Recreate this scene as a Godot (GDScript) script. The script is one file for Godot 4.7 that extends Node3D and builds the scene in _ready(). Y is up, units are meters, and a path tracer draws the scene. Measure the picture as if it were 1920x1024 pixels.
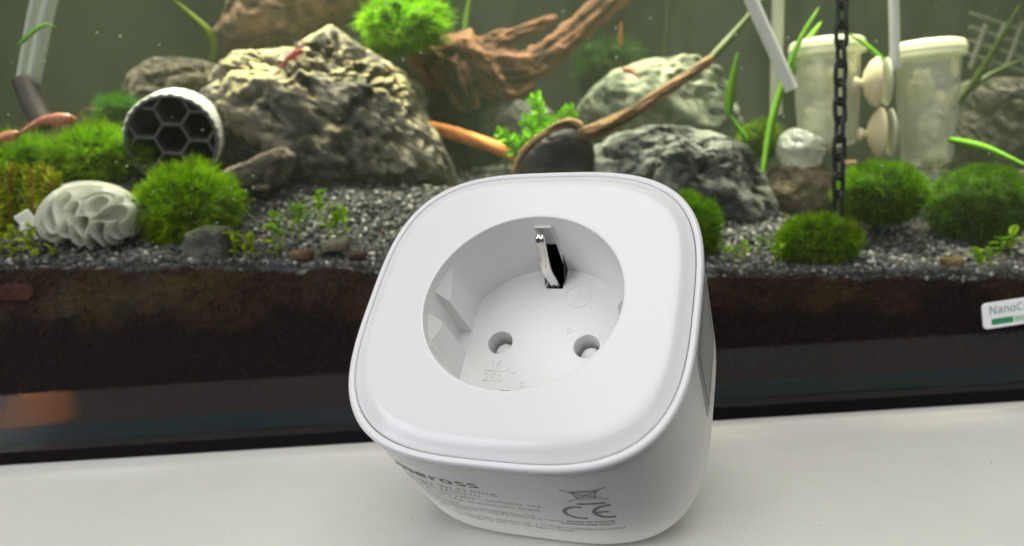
extends Node3D
# Every table is in millimetres; V() turns it into metres. Front face of the tank glass is z = 0, the table top is y = 0.

func V(x: float, y: float, z: float) -> Vector3:
	return Vector3(x, y, z) * 0.001

const MM := 0.001
var rng := RandomNumberGenerator.new()

# ---------------------------------------------------------------- mesh helper
class MB:
	var v := PackedVector3Array()
	var c := PackedColorArray()
	var t := PackedInt32Array()
	var tinted := false
	func add(p: Vector3, col := Color.WHITE) -> int:
		v.append(p)
		c.append(col)
		return v.size() - 1
	func tri(a: int, b: int, d: int) -> void:
		t.append(a); t.append(b); t.append(d)
	# turn the triangles from index `from` on so that they face away from their own middle (or towards it)
	func outward(from: int, inside := false) -> void:
		var m := Vector3.ZERO
		for k in range(from, t.size()):
			m += v[t[k]]
		m /= maxf(1.0, t.size() - from)
		var vol := 0.0
		for k in range(from, t.size(), 3):
			vol += (v[t[k]] - m).dot((v[t[k + 1]] - m).cross(v[t[k + 2]] - m))
		if (vol > 0.0) != inside:
			for k in range(from, t.size(), 3):
				var s := t[k + 1]
				t[k + 1] = t[k + 2]
				t[k + 2] = s
	# rings of equal size joined into a skin; two equal rings in a row make a crease
	func loft(rings: Array, closed := true, cap0 := false, cap1 := false, inside := false, cols: Array = []) -> void:
		var from := t.size()
		var n: int = rings[0].size()
		var first := []
		for k in rings.size():
			first.append(v.size())
			for j in n:
				add(rings[k][j], cols[k][j] if cols.size() else Color.WHITE)
		for k in rings.size() - 1:
			if rings[k][0].distance_squared_to(rings[k + 1][0]) < 1e-16 and rings[k][n / 2].distance_squared_to(rings[k + 1][n / 2]) < 1e-16:
				continue
			for j in (n if closed else n - 1):
				var a: int = first[k] + j
				var b: int = first[k] + (j + 1) % n
				var d: int = first[k + 1] + j
				var e: int = first[k + 1] + (j + 1) % n
				tri(a, b, e); tri(a, e, d)
		for cap in [[cap0, 0], [cap1, rings.size() - 1]]:
			if cap[0]:
				var mid := Vector3.ZERO
				for p in rings[cap[1]]:
					mid += p
				var o := add(mid / n, cols[cap[1]][0] if cols.size() else Color.WHITE)
				var f := v.size()
				for p in rings[cap[1]]:
					add(p, cols[cap[1]][0] if cols.size() else Color.WHITE)
				for j in n:
					if cap[1] == 0: tri(o, f + (j + 1) % n, f + j)
					else: tri(o, f + j, f + (j + 1) % n)
		outward(from, inside)
	# flat polygon lists: each face its own corners
	func faces(list: Array, inside := false) -> void:
		var from := t.size()
		for f in list:
			var a := v.size()
			for p in f:
				add(p)
			for k in range(1, f.size() - 1):
				tri(a, a + k, a + k + 1)
		outward(from, inside)
	func box(mid: Vector3, size: Vector3, turn := Basis(), bevel := 0.0) -> void:
		var h := size / 2.0
		var b := minf(bevel, minf(h.x, minf(h.y, h.z)) * 0.9)
		var rings := []
		for s in ([[-1.0, b], [-1.0, 0.0], [1.0, 0.0], [1.0, b]] if b > 0.0 else [[-1.0, 0.0], [1.0, 0.0]]):
			var z: float = s[0] * (h.z - (0.0 if s[1] > 0.0 else b))
			var r := []
			for q in [[1, 1], [-1, 1], [-1, -1], [1, -1]]:
				var x: float = q[0] * (h.x - s[1])
				var y: float = q[1] * (h.y - s[1])
				var bb: float = b if s[1] == 0.0 else b * 0.3
				var two := [Vector3(x, y - q[1] * bb, z), Vector3(x - q[0] * bb, y, z)]
				if q[0] * q[1] < 0: two.reverse()
				for p in two:
					r.append(mid + turn * p)
			rings.append(r)
		var sharp := []
		for k in rings.size() - 1:
			var n: int = rings[k].size()
			for j in n:
				sharp.append([rings[k][j], rings[k][(j + 1) % n], rings[k + 1][(j + 1) % n], rings[k + 1][j]])
		sharp.append(rings[0])
		var last: Array = rings[-1].duplicate()
		last.reverse()
		sharp.append(last)
		faces(sharp)
	# a tube with its own radius at each point
	func tube(path: Array, radii: Array, n := 10, flat := 1.0, col := Color.WHITE, caps := true) -> void:
		var rings := []
		var cols := []
		var side := Vector3.UP
		for k in path.size():
			var dir: Vector3 = (path[mini(k + 1, path.size() - 1)] - path[maxi(k - 1, 0)]).normalized()
			if k == 0 and absf(dir.dot(side)) > 0.9: side = Vector3.RIGHT
			side = (side - dir * side.dot(dir)).normalized()
			var other := dir.cross(side)
			var r := []
			var cc := []
			for j in n:
				var a := TAU * j / n
				r.append(path[k] + (side * cos(a) + other * sin(a) * flat) * radii[k])
				cc.append(col)
			rings.append(r)
			cols.append(cc)
		loft(rings, true, caps, caps, false, cols)
	func mesh(m: Material) -> ArrayMesh:
		var n := PackedVector3Array()
		n.resize(v.size())
		for k in range(0, t.size(), 3):
			var a := v[t[k]]
			var nn := (v[t[k + 2]] - a).cross(v[t[k + 1]] - a)
			n[t[k]] += nn; n[t[k + 1]] += nn; n[t[k + 2]] += nn
		for k in n.size():
			n[k] = n[k].normalized() if n[k].length_squared() > 0.0 else Vector3.UP
		var ar := []
		ar.resize(Mesh.ARRAY_MAX)
		ar[Mesh.ARRAY_VERTEX] = v
		ar[Mesh.ARRAY_NORMAL] = n
		if tinted: ar[Mesh.ARRAY_COLOR] = c
		ar[Mesh.ARRAY_INDEX] = t
		var am := ArrayMesh.new()
		am.add_surface_from_arrays(Mesh.PRIMITIVE_TRIANGLES, ar)
		am.surface_set_material(0, m)
		return am

# ---------------------------------------------------------------- naming
var taken := {}
func numbered(called: String) -> String:
	if not taken.has(called):
		taken[called] = 0
		return called
	taken[called] += 1
	return "%s_%03d" % [called, taken[called]]

func tag(o: Node, label := "", category := "", group := "", kind := "") -> Node:
	for m in [["label", label], ["category", category], ["group", group], ["kind", kind]]:
		if m[1]: o.set_meta(m[0], m[1])
	return o

func thing(called: String, label: String, category: String, at := Vector3.ZERO, group := "") -> Node3D:
	var o := Node3D.new()
	o.name = numbered(called)
	add_child(o)
	o.position = at
	tag(o, label, category, group)
	return o

func part(called: String, b: MB, m: Material, parent: Node, label := "", kind := "") -> MeshInstance3D:
	return put(called, b.mesh(m), parent, label, kind)

func put(called: String, mesh: Mesh, parent: Node, label := "", kind := "") -> MeshInstance3D:
	var o := MeshInstance3D.new()
	o.mesh = mesh
	o.name = called if parent != self else numbered(called)
	parent.add_child(o, true)
	tag(o, label, "", "", kind)
	return o

func many(called: String, mesh: Mesh, at: Array, tint: Array, parent: Node) -> MultiMeshInstance3D:
	var mm := MultiMesh.new()
	mm.transform_format = MultiMesh.TRANSFORM_3D
	mm.use_colors = tint.size() > 0
	mm.mesh = mesh
	mm.instance_count = at.size()
	for k in at.size():
		mm.set_instance_transform(k, at[k])
		if tint.size(): mm.set_instance_color(k, tint[k])
	var o := MultiMeshInstance3D.new()
	o.multimesh = mm
	o.name = called if parent != self else numbered(called)
	parent.add_child(o, true)
	o.set_meta("kind", "stuff")
	return o

# ---------------------------------------------------------------- materials
func noise(seed_: int, freq: float, oct := 4, kind := FastNoiseLite.TYPE_SIMPLEX_SMOOTH, ridged := false) -> FastNoiseLite:
	var f := FastNoiseLite.new()
	f.seed = seed_
	f.frequency = freq
	f.noise_type = kind
	f.fractal_type = FastNoiseLite.FRACTAL_RIDGED if ridged else FastNoiseLite.FRACTAL_FBM
	f.fractal_octaves = oct
	return f

var tex_cache := {}
func tex(seed_: int, freq: float, oct: int, size := 512, ridged := false) -> NoiseTexture2D:
	var key := "%d %f %d %s" % [seed_, freq, oct, ridged]
	if not tex_cache.has(key):
		var t := NoiseTexture2D.new()
		t.width = size
		t.height = size
		t.seamless = true
		t.noise = noise(seed_, freq, oct, FastNoiseLite.TYPE_SIMPLEX_SMOOTH, ridged)
		tex_cache[key] = t
	return tex_cache[key]

func mat(r: float, g: float, b: float, rough := 0.5, metal := 0.0) -> StandardMaterial3D:
	var m := StandardMaterial3D.new()
	m.albedo_color = Color(r, g, b).linear_to_srgb()
	m.roughness = rough
	m.metallic = metal
	m.cull_mode = BaseMaterial3D.CULL_DISABLED
	return m

func tinted(rough := 0.9, sheen := 0.0) -> StandardMaterial3D:
	var m := mat(1, 1, 1, rough)
	m.vertex_color_use_as_albedo = true
	m.metallic_specular = 0.3
	if sheen > 0.0:
		m.rim_enabled = true
		m.rim = sheen
	return m

# fine relief: a heightmap laid from three sides, `cells` repeats per metre, depth in centimetres
func relief(m: StandardMaterial3D, t: Texture2D, repeats: float, depth_cm: float) -> StandardMaterial3D:
	m.heightmap_enabled = true
	m.heightmap_texture = t
	m.heightmap_scale = depth_cm
	m.uv1_triplanar = true
	m.uv1_scale = Vector3.ONE * repeats
	return m

# ---------------------------------------------------------------- ground inside the tank
const GD := [0.0, 20.0, 50.0, 80.0, 130.0, 215.0]
const GH := [47.5, 51.0, 63.0, 67.0, 73.0, 77.0]
const GT := [0.07, 0.085, 0.14, 0.12, 0.1, 0.08]
var gn := noise(5, 0.02, 3)
func ground(x: float, d: float) -> float:   # millimetres
	var k := 0
	while k < 4 and d > GD[k + 1]: k += 1
	var f := clampf((d - GD[k]) / (GD[k + 1] - GD[k]), 0.0, 1.0)
	f = f * f * (3.0 - 2.0 * f) * 0.5 + f * 0.5
	return lerpf(GH[k], GH[k + 1], f) - lerpf(GT[k], GT[k + 1], f) * clampf(x, -200, 200) + gn.get_noise_2d(x, d) * 3.5 * (0.35 + 0.65 * clampf(d / 25.0, 0.0, 1.0))

# ---------------------------------------------------------------- stones
# A stone from the half-width it has in each of 24 directions of the plane facing the viewer, and its half-depth; `paint` gives the colour of a point.
func stone(mid: Vector3, radii: Array, depth: float, seed_: int, rough_mm: float, paint: Callable, nu := 130, nv := 90, pits := 0.5, facets := 0.0) -> MB:
	var b := MB.new()
	b.tinted = true
	var n1 := noise(seed_, 0.035, 4)
	var n2 := noise(seed_ + 1, 0.09, 3, FastNoiseLite.TYPE_SIMPLEX_SMOOTH, true)
	var n3 := noise(seed_ + 2, 0.35, 3)
	var cell := noise(seed_ + 3, 0.07, 2, FastNoiseLite.TYPE_CELLULAR)
	var rings := []
	var cols := []
	var pr_rng := RandomNumberGenerator.new()
	pr_rng.seed = seed_ * 7 + 1
	var cuts: Array[Vector3] = []
	var deep := PackedFloat32Array()
	for k in int(facets * 50.0):
		cuts.append(Vector3(pr_rng.randfn(), pr_rng.randfn(), pr_rng.randfn() * 0.8 + 0.25).normalized())
		deep.append(1.0 / pr_rng.randf_range(0.80, 0.97))
	for i in nv + 1:
		var la := -PI / 2 + PI * i / nv
		var r := []
		var cc := []
		for j in nu:
			var lo := TAU * j / nu
			var dir := Vector3(cos(la) * cos(lo), sin(la), cos(la) * sin(lo))
			var flat := sqrt(dir.x * dir.x + dir.y * dir.y)
			var an := fposmod(atan2(dir.y, dir.x) / TAU * 24.0, 24.0)
			var k := int(an)
			var f := an - k
			f = f * f * (3.0 - 2.0 * f) * 0.4 + f * 0.6
			var pr: float = lerpf(radii[k % 24], radii[(k + 1) % 24], f)
			var az := absf(dir.z)
			var wide := pow(1.0 - pow(az, 2.6), 1.0 / 2.6) if az < 1.0 else 0.0
			var p := Vector3(0, 0, 0)
			if flat > 1e-5:
				p = Vector3(dir.x / flat * pr * wide, dir.y / flat * pr * wide, signf(dir.z) * pow(az, 0.8) * depth)
			else:
				p = Vector3(0, 0, signf(dir.z) * depth)
			var d := n1.get_noise_3dv(p) * 1.0 + (n2.get_noise_3dv(p * 0.8)) * 0.35 - smoothstep(0.45, 0.95, n2.get_noise_3dv(p * 0.55 + Vector3(70, 0, 0))) * 1.5 * pits + n3.get_noise_3dv(p) * 0.32 - maxf(0.0, n1.get_noise_3dv(p * 2.3 + Vector3(40, 0, 0)) - 0.12) * 2.6 * pits
			var unit := p / Vector3(pr, pr, depth)
			var most := 1.0
			for c in cuts.size():
				most = maxf(most, unit.dot(cuts[c]) * deep[c])
			p *= minf(1.10 / most, 1.0) if cuts.size() else 1.0
			d += cell.get_noise_3dv(p) * 0.3
			var rim := clampf(az * 1.6 + 0.25, 0.0, 1.0)
			var q := p + (p / Vector3(pr, pr, depth)).normalized() * d * rough_mm * rim
			r.append(q)
			cc.append(paint.call(q, d, p))
		rings.append(r)
		cols.append(cc)
	# the paint may want the way the surface faces: second pass
	for i in rings.size():
		for j in nu:
			var up: Vector3 = rings[i][(j + 1) % nu] - rings[i][(j + nu - 1) % nu]
			var ri: Vector3 = rings[mini(i + 1, nv)][j] - rings[maxi(i - 1, 0)][j]
			var nrm := ri.cross(up)
			if nrm.dot(rings[i][j]) < 0.0: nrm = -nrm
			nrm = nrm.normalized()
			cols[i][j] = paint.call(rings[i][j], nrm.y, nrm)
	for i in rings.size():
		for j in nu:
			rings[i][j] *= MM
	b.loft(rings, true, false, false, false, cols)
	return b

func mix3(a: Color, b: Color, f: float) -> Color:
	return a.lerp(b, clampf(f, 0.0, 1.0))

func stone_thing(called: String, label: String, category: String, mid: Vector3, radii: Array, depth: float, seed_: int, rough_mm: float, dark: Color, light: Color, cover: Color, cover_from: float, pits := 0.5, facets := 0.0, nu := 130, nv := 90) -> MeshInstance3D:
	var nA := noise(seed_ + 20, 0.06, 4)
	var nB := noise(seed_ + 21, 0.25, 3)
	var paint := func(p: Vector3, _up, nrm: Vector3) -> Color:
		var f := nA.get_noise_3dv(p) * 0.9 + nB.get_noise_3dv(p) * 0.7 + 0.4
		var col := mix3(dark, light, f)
		var algae_toplight := (nrm.y + p.y * 0.008 + nA.get_noise_3dv(p * 0.7 + Vector3(9, 9, 9)) * 0.9 + nB.get_noise_3dv(p * 1.4) * 0.35 - cover_from) * 2.2  # algae growth, plus light from above painted on upward faces
		return mix3(col, cover * (0.8 + 0.4 * f), algae_toplight)
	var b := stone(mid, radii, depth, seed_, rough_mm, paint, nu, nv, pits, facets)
	var m := tinted(0.92)
	relief(m, tex(3, 0.03, 5, 512, true), 35.0, 0.11)
	var o := part(called, b, m, self)
	o.position = mid
	tag(o, label, category)
	return o

# ---------------------------------------------------------------- wood
func wood_tube(b: MB, path: Array, radii: Array, seed_: int, dark: Color, light: Color, rough := 0.25, n := 28, steps := 12) -> void:
	var cu := Curve3D.new()
	for k in path.size():
		var a: Vector3 = path[maxi(k - 1, 0)]
		var d: Vector3 = path[mini(k + 1, path.size() - 1)]
		var h := (d - a) / 6.0
		cu.add_point(path[k], -h, h)
	var total := (path.size() - 1) * steps
	var n1 := noise(seed_, 0.9, 3)
	var n2 := noise(seed_ + 1, 0.05, 3)
	var rings := []
	var cols := []
	var side := Vector3(0.2, 0.9, 0.4).normalized()
	for i in total + 1:
		var k := mini(i / steps, path.size() - 2)
		var f := float(i - k * steps) / steps
		var p := cu.sample(k, f)
		var dir := (cu.sample(k, minf(f + 0.05, 1.0)) - cu.sample(k, maxf(f - 0.05, 0.0))).normalized()
		side = (side - dir * side.dot(dir)).normalized()
		var other := dir.cross(side)
		var rad: float = lerpf(radii[k], radii[k + 1], f) * MM
		var r := []
		var cc := []
		for j in n:
			var a := TAU * j / n
			var u := Vector3(cos(a) * 2.2, sin(a) * 2.2, i * 0.10 * (6.0 / steps))
			var g := n1.get_noise_3dv(u) + 0.45 * n1.get_noise_3dv(u * Vector3(2.6, 2.6, 5.0))
			var w := n2.get_noise_3dv(p * 1000.0 + Vector3(cos(a), sin(a), 0) * 8.0)
			var q := p + (side * cos(a) + other * sin(a)) * rad * (1.0 + g * rough + w * 0.5 * rough * 2.0)
			r.append(q)
			cc.append(mix3(dark, light, 0.5 + g * 1.1 + w * 1.1))
		rings.append(r)
		cols.append(cc)
	b.tinted = true
	b.loft(rings, true, true, true, false, cols)

# ---------------------------------------------------------------- moss and plants
func fibre(b: MB, root: Vector3, dir: Vector3, length: float, width: float, bend: Vector3, c0: Color, c1: Color) -> void:
	var s := dir.cross(Vector3(rng.randf() - 0.5, rng.randf() - 0.5, rng.randf() - 0.5)).normalized() * width * 0.5
	var m := root + dir * length * 0.55 + bend * 0.3
	var e := root + dir * length + bend
	var a := b.add(root - s, c0)
	var a2 := b.add(root + s, c0)
	var d := b.add(m - s * 0.8, c0.lerp(c1, 0.6))
	var d2 := b.add(m + s * 0.8, c0.lerp(c1, 0.6))
	var z := b.add(e, c1)
	b.tri(a, a2, d); b.tri(a2, d2, d); b.tri(d, d2, z)

func rnd_dir() -> Vector3:
	while true:
		var p := Vector3(rng.randf_range(-1, 1), rng.randf_range(-1, 1), rng.randf_range(-1, 1))
		var l := p.length()
		if l > 0.1 and l < 1.0: return p / l
	return Vector3.UP

# a ball of algae: a knobbly core under thousands of fine threads. Sizes in mm.
func moss_ball(called: String, label: String, at: Vector3, size: Vector3, seed_: int, count: int, base: Color, tip: Color, thread := 4.0, tuft := 0.5, group := "moss balls lying on the gravel") -> Node3D:
	rng.seed = seed_
	var o := thing(called, label, "moss ball" if group.begins_with("moss balls") else "moss", at, group)
	var nz := noise(seed_, 0.9, 3)
	var core := MB.new()
	var rings := []
	for i in 41:
		var la := -PI / 2 + PI * i / 40
		var r := []
		for j in 60:
			var lo := TAU * j / 60
			var dir := Vector3(cos(la) * cos(lo), sin(la), cos(la) * sin(lo))
			r.append(dir * size * MM * (0.86 + nz.get_noise_3dv(dir * 1.7) * (0.10 + tuft * 0.34)))
		rings.append(r)
	core.loft(rings)
	part("core", core, mat(base.r * 0.7, base.g * 0.7, base.b * 0.7, 1.0), o)
	var b := MB.new()
	b.tinted = true
	var clump := noise(seed_ + 7, 1.0, 2)
	for k in count:
		var dir := rnd_dir()
		var lump := clump.get_noise_3dv(dir * 3.2)
		var root := dir * size * MM * (0.84 + nz.get_noise_3dv(dir * 1.7) * (0.10 + tuft * 0.34) + rng.randf() * 0.08)
		var lean := Vector3(clump.get_noise_3dv(dir * 4.0 + Vector3(5, 0, 0)), clump.get_noise_3dv(dir * 4.0 + Vector3(0, 5, 0)), clump.get_noise_3dv(dir * 4.0 + Vector3(0, 0, 5)))
		var d2 := (dir + rnd_dir() * 0.45 + lean * tuft * 2.0).normalized()
		var f := rng.randf()
		var col := tip.lerp(base, clampf(0.35 + lump * 0.9 + (f - 0.5) * 0.7, 0.0, 0.9))
		if rng.randf() < 0.03: col = Color(0.16, 0.12, 0.03)
		fibre(b, root, d2, thread * MM * rng.randf_range(0.45, 1.3) * (1.0 + lump * 0.8), 0.22 * MM, rnd_dir() * 0.8 * MM, base.lerp(col, 0.5), col)
	var m := tinted(0.8)
	m.backlight_enabled = true
	m.backlight = Color(0.74, 1.0, 0.2)
	part("threads", b, m, o, "", "stuff")
	return o

# a flat blade from a list of points
func blade(b: MB, path: Array, width: float, col: Color, col2: Color, face := Vector3(0, 0, 1)) -> void:
	var cu := Curve3D.new()
	for k in path.size():
		var h: Vector3 = (path[mini(k + 1, path.size() - 1)] - path[maxi(k - 1, 0)]) / 6.0
		cu.add_point(path[k], -h, h)
	b.tinted = true
	var n := 18
	var prev := []
	for i in n + 1:
		var f := float(i) / n * (path.size() - 1)
		var k := mini(int(f), path.size() - 2)
		var p := cu.sample(k, f - k)
		var dir := (cu.sample(k, minf(f - k + 0.05, 1.0)) - cu.sample(k, maxf(f - k - 0.05, 0.0))).normalized()
		var s := dir.cross(face).normalized()
		var u := float(i) / n
		var w := width * MM * 0.5 * (0.55 + 0.45 * sin(PI * minf(u * 1.1 + 0.12, 1.0))) * (1.0 if u < 0.8 else sqrt(maxf(0.02, 1.0 - (u - 0.8) / 0.2)))
		var c := col.lerp(col2, u)
		var t := face.normalized() * 0.12 * MM
		# a thin lens in section: two edges, a rib in front and one behind
		var row := [b.add(p - s * w, c), b.add(p + t, c * 1.15), b.add(p + s * w, c), b.add(p - t, c * 0.9)]
		if prev.size():
			for j in 4:
				b.tri(prev[j], prev[(j + 1) % 4], row[(j + 1) % 4])
				b.tri(prev[j], row[(j + 1) % 4], row[j])
		prev = row

func leaf(b: MB, at: Vector3, dir: Vector3, up: Vector3, length: float, width: float, col: Color) -> void:
	var s := dir.cross(up).normalized()
	var nn := s.cross(dir).normalized()
	var mid := [b.add(at, col), b.add(at + dir * length * 0.5 - nn * length * 0.06, col), b.add(at + dir * length * 0.98 + nn * length * -0.12, col)]
	for sg in [-1.0, 1.0]:
		var e1 := b.add(at + dir * length * 0.25 + s * width * 0.42 * sg + nn * length * 0.05, col)
		var e2 := b.add(at + dir * length * 0.62 + s * width * 0.5 * sg + nn * length * 0.05, col)
		var e3 := b.add(at + dir * length * 0.9 + s * width * 0.22 * sg, col)
		b.tri(mid[0], mid[1], e1); b.tri(e1, mid[1], e2); b.tri(mid[1], mid[2], e2); b.tri(e2, mid[2], e3)

# low carpet seedlings: round leaves in pairs on short stems
func seedling(label: String, spots: Array, height: float, seed_: int, lc: Color, group := "seedlings growing out of the gravel", leaf_mm := 3.7) -> Node3D:
	rng.seed = seed_
	var o := thing("seedling", label, "plant", spots[0], group)
	var st := MB.new()
	var lf := MB.new()
	lf.tinted = true
	for s in spots:
		var p: Vector3 = s - spots[0]
		var h := height * rng.randf_range(0.6, 1.15) * MM
		var tip := p + Vector3(rng.randf_range(-0.4, 0.4) * h, h, rng.randf_range(-0.1, 0.3) * h)
		st.tube([p - Vector3(0, 2 * MM, 0), p.lerp(tip, 0.5) + rnd_dir() * 0.4 * MM, tip], [0.28 * MM, 0.25 * MM, 0.18 * MM], 6)
		for k in 7:
			var f := 1.0 - k / 2 * 0.28
			var d := rnd_dir()
			d.y = absf(d.y) * 0.6 + 0.15
			d.z = d.z * 0.7 + 0.35
			leaf(lf, p.lerp(tip, maxf(f, 0.1)), d.normalized(), Vector3.UP, leaf_mm * MM * rng.randf_range(0.7, 1.2), leaf_mm * 0.75 * MM, lc * rng.randf_range(0.75, 1.2))
	part("stem", st, mat(lc.r * 0.6, lc.g * 0.6, lc.b * 0.6, 0.7), o)
	var m := tinted(0.5)
	m.backlight_enabled = true
	m.backlight = Color(0.6, 0.7, 0.3)
	part("leaf", lf, m, o, "", "stuff")
	return o

# ---------------------------------------------------------------- shrimp
func shrimp(label: String, at: Vector3, length: float, turn: Vector3, shell: Color, flip := 1.0) -> void:
	var o := thing("shrimp", label, "shrimp", at, "shrimps in the tank")
	o.rotation_degrees = turn
	var L := length * MM
	# the spine runs from the head (at +x) to the tail; the back is up
	var path := []
	var radii := []
	for k in 25:
		var f := k / 24.0
		path.append(Vector3((0.5 - f) * L, (0.10 * sin(f * PI * 0.95) - 0.09 * maxf(0.0, f - 0.6) ** 1.4 * 2.0) * L, 0))
		var r := 0.10
		if f < 0.12: r = 0.012 + 0.075 * sqrt(f / 0.12)
		elif f < 0.42: r = 0.095 + 0.015 * sin((f - 0.12) / 0.3 * PI)
		else: r = lerpf(0.093, 0.026, (f - 0.42) / 0.58) * (1.0 + 0.05 * sin((f - 0.42) * 62.0))
		radii.append(r * L)
	var body := MB.new()
	body.tinted = true
	body.tube(path, radii, 14, 0.72)
	var nz := noise(int(length * 10), 0.5, 3)
	for k in body.c.size():
		body.c[k] = shell.lerp(Color(0.55, 0.32, 0.22), clampf(0.25 + nz.get_noise_3dv(body.v[k] * 1400.0) * 1.6, 0.0, 0.75))
	var m := tinted(0.35)
	m.metallic_specular = 0.5
	part("body", body, m, o)
	var skin := mat(shell.r, shell.g, shell.b, 0.4)
	var fan := MB.new()
	fan.tinted = true
	for a in [-0.5, -0.25, 0.0, 0.25, 0.5]:
		leaf(fan, path[24] + Vector3(0.02 * L, 0, 0), Vector3(-1.0, -0.25, a * 1.2).normalized(), Vector3.UP, 0.14 * L, 0.07 * L, shell)
	part("tail_fan", fan, m, o)
	for s in [-1.0, 1.0]:
		var an := MB.new()
		an.tube([path[1], path[1] + Vector3(0.25, 0.16, 0.1 * s) * L, path[1] + Vector3(0.5, 0.10, 0.26 * s) * L], [0.005 * L, 0.004 * L, 0.002 * L], 5)
		part("antenna", an, skin, o)
		var ey := SphereMesh.new()
		ey.radius = 0.022 * L
		ey.height = 0.044 * L
		ey.radial_segments = 12
		ey.rings = 6
		ey.material = mat(0.01, 0.01, 0.01, 0.2)
		put("eye", ey, o).position = path[2] + Vector3(0.01, 0.035, 0.06 * s) * L
		for k in 4:
			var lg := MB.new()
			var a: Vector3 = path[5 + k * 2] + Vector3(0, -0.07, 0.03 * s) * L
			lg.tube([a, a + Vector3(0.05, -0.06, 0.06 * s) * L, a + Vector3(0.01, -0.17, 0.07 * s) * L], [0.011 * L, 0.008 * L, 0.004 * L], 5)
			part("leg", lg, skin, o)
		for k in 3:
			var sw := MB.new()
			var a: Vector3 = path[13 + k * 3] + Vector3(0, -0.05, 0.025 * s) * L
			sw.tube([a, a + Vector3(-0.03, -0.06, 0.01 * s) * L], [0.012 * L, 0.005 * L], 5)
			part("swimming_leg", sw, skin, o)

# ---------------------------------------------------------------- lettering
func text_shape(words: String, cap: float, wide := 0.0, bold := false, thick := 0.0, mono := false) -> MB:
	# letters in mm, left end at x = 0, baseline y = 0; `wide` stretches the line to that length
	var f := SystemFont.new()
	f.font_names = PackedStringArray(["Droid Sans Mono" if mono else "Droid Sans"])
	f.font_weight = 700 if bold else 400
	var tm := TextMesh.new()
	tm.font = f
	tm.text = words
	tm.font_size = 64
	tm.pixel_size = 0.01
	tm.depth = 0.1 if thick > 0.0 else 0.0
	tm.curve_step = 2.0
	tm.horizontal_alignment = HORIZONTAL_ALIGNMENT_LEFT
	var ar := tm.get_mesh_arrays()
	var b := MB.new()
	var vs: PackedVector3Array = ar[Mesh.ARRAY_VERTEX]
	var lo := Vector3(1e9, 1e9, 0)
	var hi := Vector3(-1e9, -1e9, 0)
	for p in vs:
		lo = lo.min(p)
		hi = hi.max(p)
	var tall := TextMesh.new()
	tall.font = f
	tall.text = "H"
	tall.font_size = 64
	tall.pixel_size = 0.01
	tall.depth = 0.0
	var hb := tall.get_aabb()
	var k := cap / hb.size.y
	var kx := wide / (hi.x - lo.x) if wide > 0.0 else k
	var vh := hb.size.y
	# both meshes are centred on the line's height, so the capital's foot is the baseline
	for p in vs:
		b.add(Vector3((p.x - lo.x) * kx, (p.y - hb.position.y) * k, (p.z / 0.1 + 0.5) * thick if thick > 0.0 else 0.0))
	var id: PackedInt32Array = ar[Mesh.ARRAY_INDEX] if ar[Mesh.ARRAY_INDEX] != null else PackedInt32Array(range(vs.size()))
	b.t = id
	return b

func split(b: MB, times := 1) -> MB:
	for n in times:
		var t2 := PackedInt32Array()
		for k in range(0, b.t.size(), 3):
			var a := b.t[k]
			var c := b.t[k + 1]
			var d := b.t[k + 2]
			var ab := b.add((b.v[a] + b.v[c]) / 2.0)
			var bc := b.add((b.v[c] + b.v[d]) / 2.0)
			var ca := b.add((b.v[d] + b.v[a]) / 2.0)
			for q in [a, ab, ca, ab, c, bc, ca, bc, d, ab, bc, ca]:
				t2.append(q)
		b.t = t2
	return b

func stroke(b: MB, pts: Array, w: float, closed := false) -> void:
	# a flat line of width w through 2D points
	var n := pts.size()
	var first := b.v.size()
	for k in n:
		var p: Vector2 = pts[k]
		var a: Vector2 = pts[(k + n - 1) % n] if closed or k > 0 else p
		var d: Vector2 = pts[(k + 1) % n] if closed or k < n - 1 else p
		var s := (d - a).normalized().orthogonal() * w * 0.5
		b.add(Vector3(p.x - s.x, p.y - s.y, 0))
		b.add(Vector3(p.x + s.x, p.y + s.y, 0))
	for k in (n if closed else n - 1):
		var i := first + k * 2
		var j := first + ((k + 1) % n) * 2
		b.tri(i, i + 1, j + 1); b.tri(i, j + 1, j)

func arc(cx: float, cy: float, rx: float, ry: float, a0: float, a1: float, n := 28) -> Array:
	var r := []
	for k in n + 1:
		var a := deg_to_rad(lerpf(a0, a1, float(k) / n))
		r.append(Vector2(cx + cos(a) * rx, cy + sin(a) * ry))
	return r

# ---------------------------------------------------------------- the plug. u right, v up the face, w out of the face, in mm
const C0 := Vector3(7.7, -31.0, -44.4)
func U(u: float, v: float, w: float) -> Vector3:
	return (Vector3(u, v, w) - C0) * MM

func squircle(a: float, n: float, w: float, count := 192) -> Array:
	var r := []
	for k in count:
		var t := TAU * k / count
		var c := cos(t)
		var s := sin(t)
		var q := a / pow(pow(absf(c), n) + pow(absf(s), n), 1.0 / n)
		r.append(U(q * c, q * s, w))
	return r

func blend(r1: float, r2: float, n: float, f: float, w: float, count := 192) -> Array:
	# between a circle of r1 and a squircle of half-width r2
	var r := []
	for k in count:
		var t := TAU * k / count
		var c := cos(t)
		var s := sin(t)
		var q := lerpf(r1, r2 / pow(pow(absf(c), n) + pow(absf(s), n), 1.0 / n), f)
		r.append(U(q * c, q * s, w))
	return r

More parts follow.
